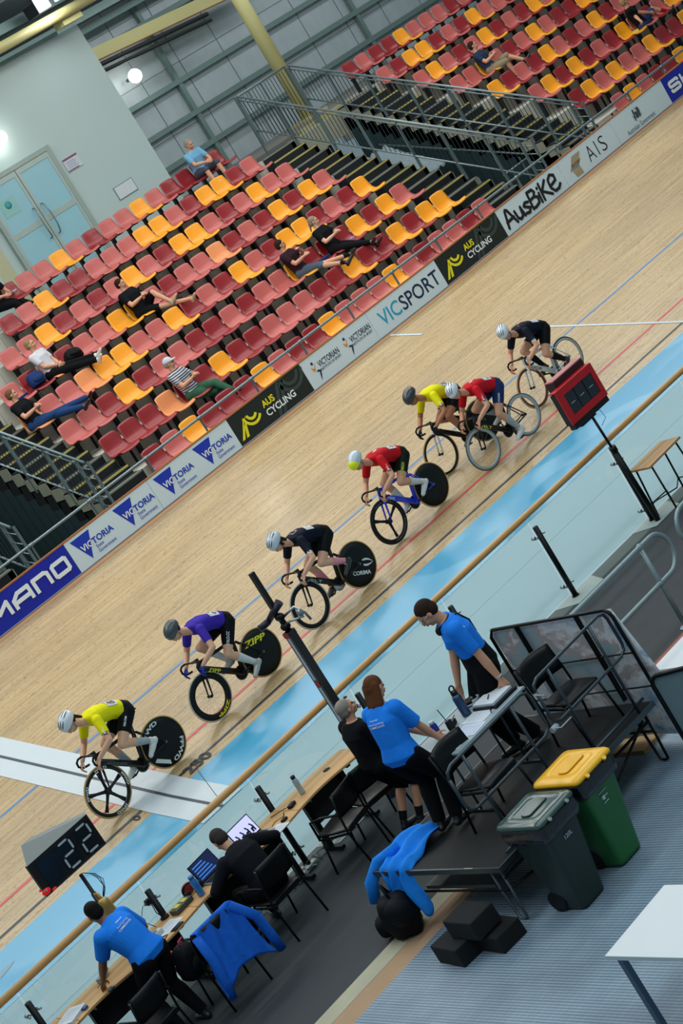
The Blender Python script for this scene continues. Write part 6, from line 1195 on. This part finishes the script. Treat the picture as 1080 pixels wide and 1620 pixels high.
setp(MB().tube([(10.36, 13.47, 1.12), (10.44, 13.47, 1.12)], .03, 8).tube([(10.38, 13.44, 1.13), (10.40, 13.38, 1.12), (10.56, 13.38, 1.12)], .006, 6).tube([(10.38, 13.44, 1.5), (10.42, 13.38, 1.46), (10.46, 13.42, 1.42)], .006, 6).build('cable_ties', seg_on), 'white cable ties lashing the two guard rails together', 'ties')
MB().tube([(9.25, 13.50, .62), (9.9, 13.50, .62)], .012).build('spare_rod', rl, None, 'short steel rod lying on the front edge of the stage', 'rod')
MB().tube([(10.6, 13.50, .66), (11.5, 13.50, .66)], .016).build('toe_bar', rl, None, 'steel toe bar along the far front edge of the stage', 'bar')
# officials' table on the stage
t = thing('folding_table', 'narrow white folding table on the stage covered with papers and radios', 'table', (10.3, 14.5, .6)); wt = mat('table_white', '#CBD3D6', .4, var=.02)
MB().bb((9.82, 14.15, 1.30), (10.88, 14.90, 1.325)).build('table_top', mat('table_grey_white', '#8FA2A8', .4), t, bevel=.004)
for x in (9.93, 10.68):
    l_ = MB().tube([(x, 14.27, .615), (x, 14.82, .615)], .014, 8).tube([(x, 14.45, .62), (x, 14.45, 1.30)], .012, 8).tube([(x, 14.70, .62), (x, 14.70, 1.30)], .012, 8).build('leg_frame', rl, t)
TZ = 1.325
sheet(9.98, 14.38, TZ, .21, .30, 6, 'white sheet under the woman\'s hands on the stage table'); sheet(10.20, 14.33, TZ, .22, .30, 4, 'white sheet in the middle of the stage table', .005, mat('paper_blue_white', '#C3CEE0', .7)); sheet(10.42, 14.40, TZ, .21, .30, 3, 'white sheet beneath the pens on the stage table')
t = thing('clipboard', 'black clipboard with a wad of white paper at the far end of the stage table', 'clipboard', (10.68, 14.40, TZ)); MB().bb((10.52, 14.22, TZ), (10.85, 14.56, TZ+.03)).build('board', blkp, t); MB().bb((10.54, 14.26, TZ+.03), (10.83, 14.56, TZ+.055)).build('paper_wad', pap, t)
for k, y in enumerate((14.26, 14.32)): setp(MB().tube([(10.44+.05*k, y-.04, TZ+.02), (10.56+.03*k, y+.08, TZ+.02+.012*k)], .005, 8).build('pen', blkp), ['black pen lying on the sheet, nearer the rail', 'black pen lying across the clipboard edge'][k], 'pen')
setp(MB().tube([(10.62, 14.40, TZ+.062), (10.70, 14.46, TZ+.062)], .005, 8).build('pen', blkp), 'black pen resting on the wad of white paper', 'pen')
t = thing('vacuum_flask', 'navy vacuum flask with a loop handle on the stage table', 'flask', (10.48, 14.62, TZ)); fb = mat('flask_navy', '#173A5C', .35, coat=.3); MB().lathe([(.001, 0), (.045, 0), (.046, .02), (.046, .20), (.035, .235), (.001, .235)], (10.48, 14.62, TZ), (0, 0, 1), 24).build('flask_body', fb, t); MB().tube([(10.48, 14.62, TZ+.235), (10.48, 14.62, TZ+.275)], .033, 18).torus((10.48, 14.62, TZ+.30), (0, 1, 0), .03, .008, 24, 8).build('flask_cap', blkp, t)
t = bottle(10.12, 14.68, TZ, .036, .19, mat('bottle_royal', '#0E2E94', .4), seg_on, 'royal blue sports bottle beside the woman\'s hands')
for k, (x, y, lb) in enumerate(((10.22, 14.58, 'black two-way radio with upright antenna beside the sports bottle'), (10.30, 14.66, 'black two-way radio lying behind the navy flask'), (10.66, 14.74, 'black radio lying beside a coiled strap at the far end of the stage table'))):
    t = thing('handheld_radio', lb, 'radio', (x, y, TZ)); MB().box((x, y, TZ+.03 if k else TZ+.06), (.06, .04, .12) if k == 0 else (.13, .06, .05), 0, Matrix.Rotation(R_(25*k), 3, 'Z')).build('radio_body', blkp, t, bevel=.006); MB().tube([(x, y, TZ+.05), (x-.02, y+.02, TZ+.26)] if k == 0 else [(x, y, TZ+.05), (x+.12, y+.06, TZ+.05)], .005).build('antenna', blkp, t)
t = thing('coiled_strap', 'grey strap coiled on the far end of the stage table', 'strap', (10.72, 14.7, TZ)); MB().torus((10.70, 14.76, TZ+.02), (0, .1, 1), .09, .010, 28, 6).torus((10.62, 14.68, TZ+.03), (.2, .1, 1), .07, .008, 28, 6).build('strap_loops', seg_on, t)
# printed barrier at the end of the stage
def barrier():
    t = thing('printed_barrier', 'black framed barrier dressed in cloth with a pale blue and pink splash print', 'barrier', (11.62, 14.3, .05))
    m, nt, N, L, b = node_mat('splash_print'); tc = N.new('ShaderNodeTexCoord')
    n1 = N.new('ShaderNodeTexNoise'); n1.inputs['Scale'].default_value = 1.5; n1.inputs['Detail'].default_value = 8; n1.inputs['Roughness'].default_value = .6; n1.inputs['Distortion'].default_value = .5; L.new(tc.outputs['Object'], n1.inputs[0])
    r = N.new('ShaderNodeValToRGB'); e = r.color_ramp.elements; e[0].position = .36; e[0].color = srgb('#A4BECA')+(1,); e[1].position = .78; e[1].color = srgb('#7EA4C0')+(1,)
    for p, c in ((.44, '#AAC0C8'), (.49, '#BEB0AE'), (.53, '#F0F0F2'), (.58, '#DCE4EC'), (.64, '#8CAECA')): x = e.new(p); x.color = srgb(c)+(1,)
    L.new(n1.outputs[0], r.inputs[0]); L.new(r.outputs[0], b.inputs['Base Color']); b.inputs['Roughness'].default_value = .35
    X = 11.64; ya, yb, z0, z1 = 13.40, 15.15, .10, 1.58
    n, k = 22, 16; P = []
    for i in range(n+1):
        for j in range(k+1):
            y = ya+(yb-ya)*i/n; z = z0+(z1-z0)*j/k; lo = 1-j/k; P.append((X+.02*math.sin(y*9+z*4)*lo+.10*lo*lo, y-.28*lo*(1-i/n), z))
    mb = MB(); mb.add(P, [(i*(k+1)+j, (i+1)*(k+1)+j, (i+1)*(k+1)+j+1, i*(k+1)+j+1) for i in range(n) for j in range(k)], 0, True); o = mb.build('printed_cloth', m, t); md = o.modifiers.new('s', 'SOLIDIFY'); md.thickness = .006
    fx = X-.03; c = .07
    MB().tube([(fx, ya, .62), (fx, ya, z1-c), (fx, ya+.02, z1-.02), (fx, ya+c, z1+.01), (fx, yb-c, z1+.01), (fx, yb, z1-c), (fx, yb, .62)], .018, 10).tube([(fx, ya, 1.10), (fx, yb, 1.10)], .009, 8).tube([(fx, ya, .72), (fx, yb, .72)], .009, 8).build('frame', stl, t)
    for y in (13.86, 14.72): MB().beam((fx, y, .60), (fx, y, z1), .05, .02, up=(0, 1, 0)).build('upright', stl, t)
barrier()
t = thing('framed_panel', 'grey panel in a thick black tubular frame cut off by the right edge', 'barrier', (11.4, 12.7, 0)); a = V((11.20, 12.93, 0)); d = V((.07, -.34, 0)).normalized()
MB().tube([a+V((0, 0, 0)), a+V((0, 0, .96)), a+d*.02+V((0, 0, 1.02)), a+d*.08+V((0, 0, 1.05)), a+d*1.1+V((0, 0, 1.05)), a+d*1.1], .024, 10).build('frame', blkp, t); MB().prism([a+d*.02+V((0, 0, .1)), a+d*1.08+V((0, 0, .1)), a+d*1.08+V((0, 0, 1.03)), a+d*.02+V((0, 0, 1.03))], V((.012, 0, 0))).build('grey_infill', mat('infill_grey', '#6F858C', .6), t)
for k in (0, 1.06): MB().tube([a+d*k+V((-.25, 0, .012)), a+d*k+V((.25, 0, .012))], .014).build('foot', blkp, t)
# ================================================================= BINS
bg_d = mat('bin_dark_green', '#12291F', .4, var=.08, coat=.1); bg_l = mat('bin_green', '#1C6A2E', .38, var=.06, coat=.1); lid_y = mat('lid_yellow', '#F2B40E', .35, coat=.2); lid_g = mat('lid_grey_green', '#34504A', .28, coat=.4); lin_ = mat('bin_liner', '#0C0F12', .25, coat=.5, bump=.8, scale=18)
def bin_(x, y, ang, s, body, lid, label, badge):
    t = thing('wheelie_bin', label, 'bin', (x, y, 0)); Rz = Matrix.Rotation(R_(ang), 3, 'Z'); W = lambda a, b, c: V((x, y, 0))+Rz @ (V((a, b, c))*s)
    def ringq(w, d, z, yo=0, r=.05): 
        P = []
        for cx, cy, a0 in ((w-r, d-r, 0), (-w+r, d-r, 90), (-w+r, -d+r, 180), (w-r, -d+r, 270)):
            for k in range(4): P.append(W(cx+r*math.cos(R_(a0+30*k)), cy+r*math.sin(R_(a0+30*k))+yo, z))
        return P
    MB().loft([ringq(.145, .150, .02, .04), ringq(.15, .155, .05, .04), ringq(.225, .245, .86, -.01), ringq(.235, .255, .87, -.01), ringq(.235, .255, .89, -.01)]).build('body', body, t)
    MB().loft([ringq(.238, .258, .74, -.01), ringq(.25, .272, .80, -.01), ringq(.247, .268, .86, -.01), ringq(.242, .262, .895, -.01)]).build('liner', lin_, t)
    MB().loft([ringq(.25, .275, .895, -.01), ringq(.25, .275, .915, -.01), ringq(.235, .26, .935, -.01), ringq(.15, .16, .95, -.02), ringq(.14, .15, .94, -.02)]).build('lid', lid, t)
    MB().loft([ringq(.13, .06, .946, -.03, .03), ringq(.12, .05, .955, -.03, .03)]).build('lid_panel', lid, t)
    MB().tube([W(-.19, .29, .90), W(.19, .29, .90)], .014*s, 8).tube([W(-.19, .24, .88), W(-.19, .29, .90)], .014*s, 8).tube([W(.19, .24, .88), W(.19, .29, .90)], .014*s, 8).build('rear_handle', body, t)
    for k in (-1, 1): MB().tube([W(k*.12, -.285, .895), W(k*.12, -.30, .91)], .02*s, 8).build('lid_grip', lid, t); 
    for k in (-1, 1):
        w_ = MB().tube([W(k*.12, .17, .10), W(k*.165, .17, .10)], .095*s, 24).build('wheel', blkp, t)
    bm = MB()
    if badge == '120L': text_on(bm, '120L', lambda a, b: W(.0, 0, 0)+Rz @ V((-.05*0, 0, 0))+Rz @ (V((-.04+a, -(.115+.14*(.60+b)/.84)-.012, .64+b))*s), .10, .04, 0, .01)
    else:
        for k in range(3): bm.box(W(-.02, -(.115+.14*(.64-.05*k)/.84)-.006, .68-.05*k), (.11-.02*k, .004, .006), 0, Rz)
        bm.box(W(-.04, -.228, .63), (.03, .004, .035), 0, Rz)
    bm.v = [p for p in bm.v]; bm.build('moulded_marking', seg_on, t); return t
bin_(9.37, 12.99, 0, 1.05, bg_d, lid_g, 'dark green wheelie bin with grey-green lid and 120L mark', '120L'); bin_(9.95, 12.99, 0, 1.07, bg_l, lid_y, 'bright green wheelie bin with yellow lid', 'badge')
# foam blocks
fo_ = mat('foam_black', '#0E1214', .95, var=.15, scale=30)
t1 = setp(MB().box((8.62, 13.98, .095), (.30, .42, .19), 0, Matrix.Rotation(R_(-8), 3, 'Z')).build('foam_block', fo_, bevel=.012), 'black foam block lying lowest, nearest the tan strip', 'block', 'black foam blocks by the stage')
setp(MB().box((8.80, 13.58, .085), (.30, .34, .17), 0, Matrix.Rotation(R_(-6), 3, 'Z')).build('foam_block', fo_, bevel=.012), 'black foam block at the right, half under the top block', 'block', 'black foam blocks by the stage')
setp(MB().box((8.74, 13.76, .285), (.30, .42, .19), 0, Matrix.Rotation(R_(-4), 3, 'Z')).build('foam_block', fo_, bevel=.012), 'black foam block topmost on the two others', 'block', 'black foam blocks by the stage')
# white tables
t = thing('white_table', 'white table with a steel leg at the bottom right corner', 'table', (8.2, 10.3, 0)); MB().bb((7.79, 9.6, .70), (8.61, 11.0, .74)).build('table_top', wt, t, bevel=.004)
for x, y in ((7.86, 10.93), (8.54, 10.93), (7.86, 9.7), (8.54, 9.7)): MB().bb((x-.025, y-.025, 0), (x+.025, y+.025, .70)).build('leg', mat('leg_steel_blue', '#55687C', .35, .6), t)
t = thing('white_counter', 'white counter top with a rust-red edge at the right edge of the photo', 'table', (12.9, 13.9, 0)); MB().bb((12.45, 13.5, .36), (14.4, 14.30, .40)).build('table_top', wt, t); MB().bb((12.45, 14.30, .34), (14.4, 14.36, .398)).build('red_edge', mat('edge_rust', '#8E4630', .7), t); MB().bb((12.6, 13.6, 0), (14.3, 14.2, .36)).build('cabinet', mat('cab_grey', '#5A666C', .7), t)
t = thing('crate', 'tan pallet board glimpsed under the far end of the stage', 'board', (11.75, 14.1, 0)); MB().bb((11.55, 13.95, .0), (12.4, 14.5, .05)).build('boards', mat('pallet', '#A08258', .8, var=.2), t)
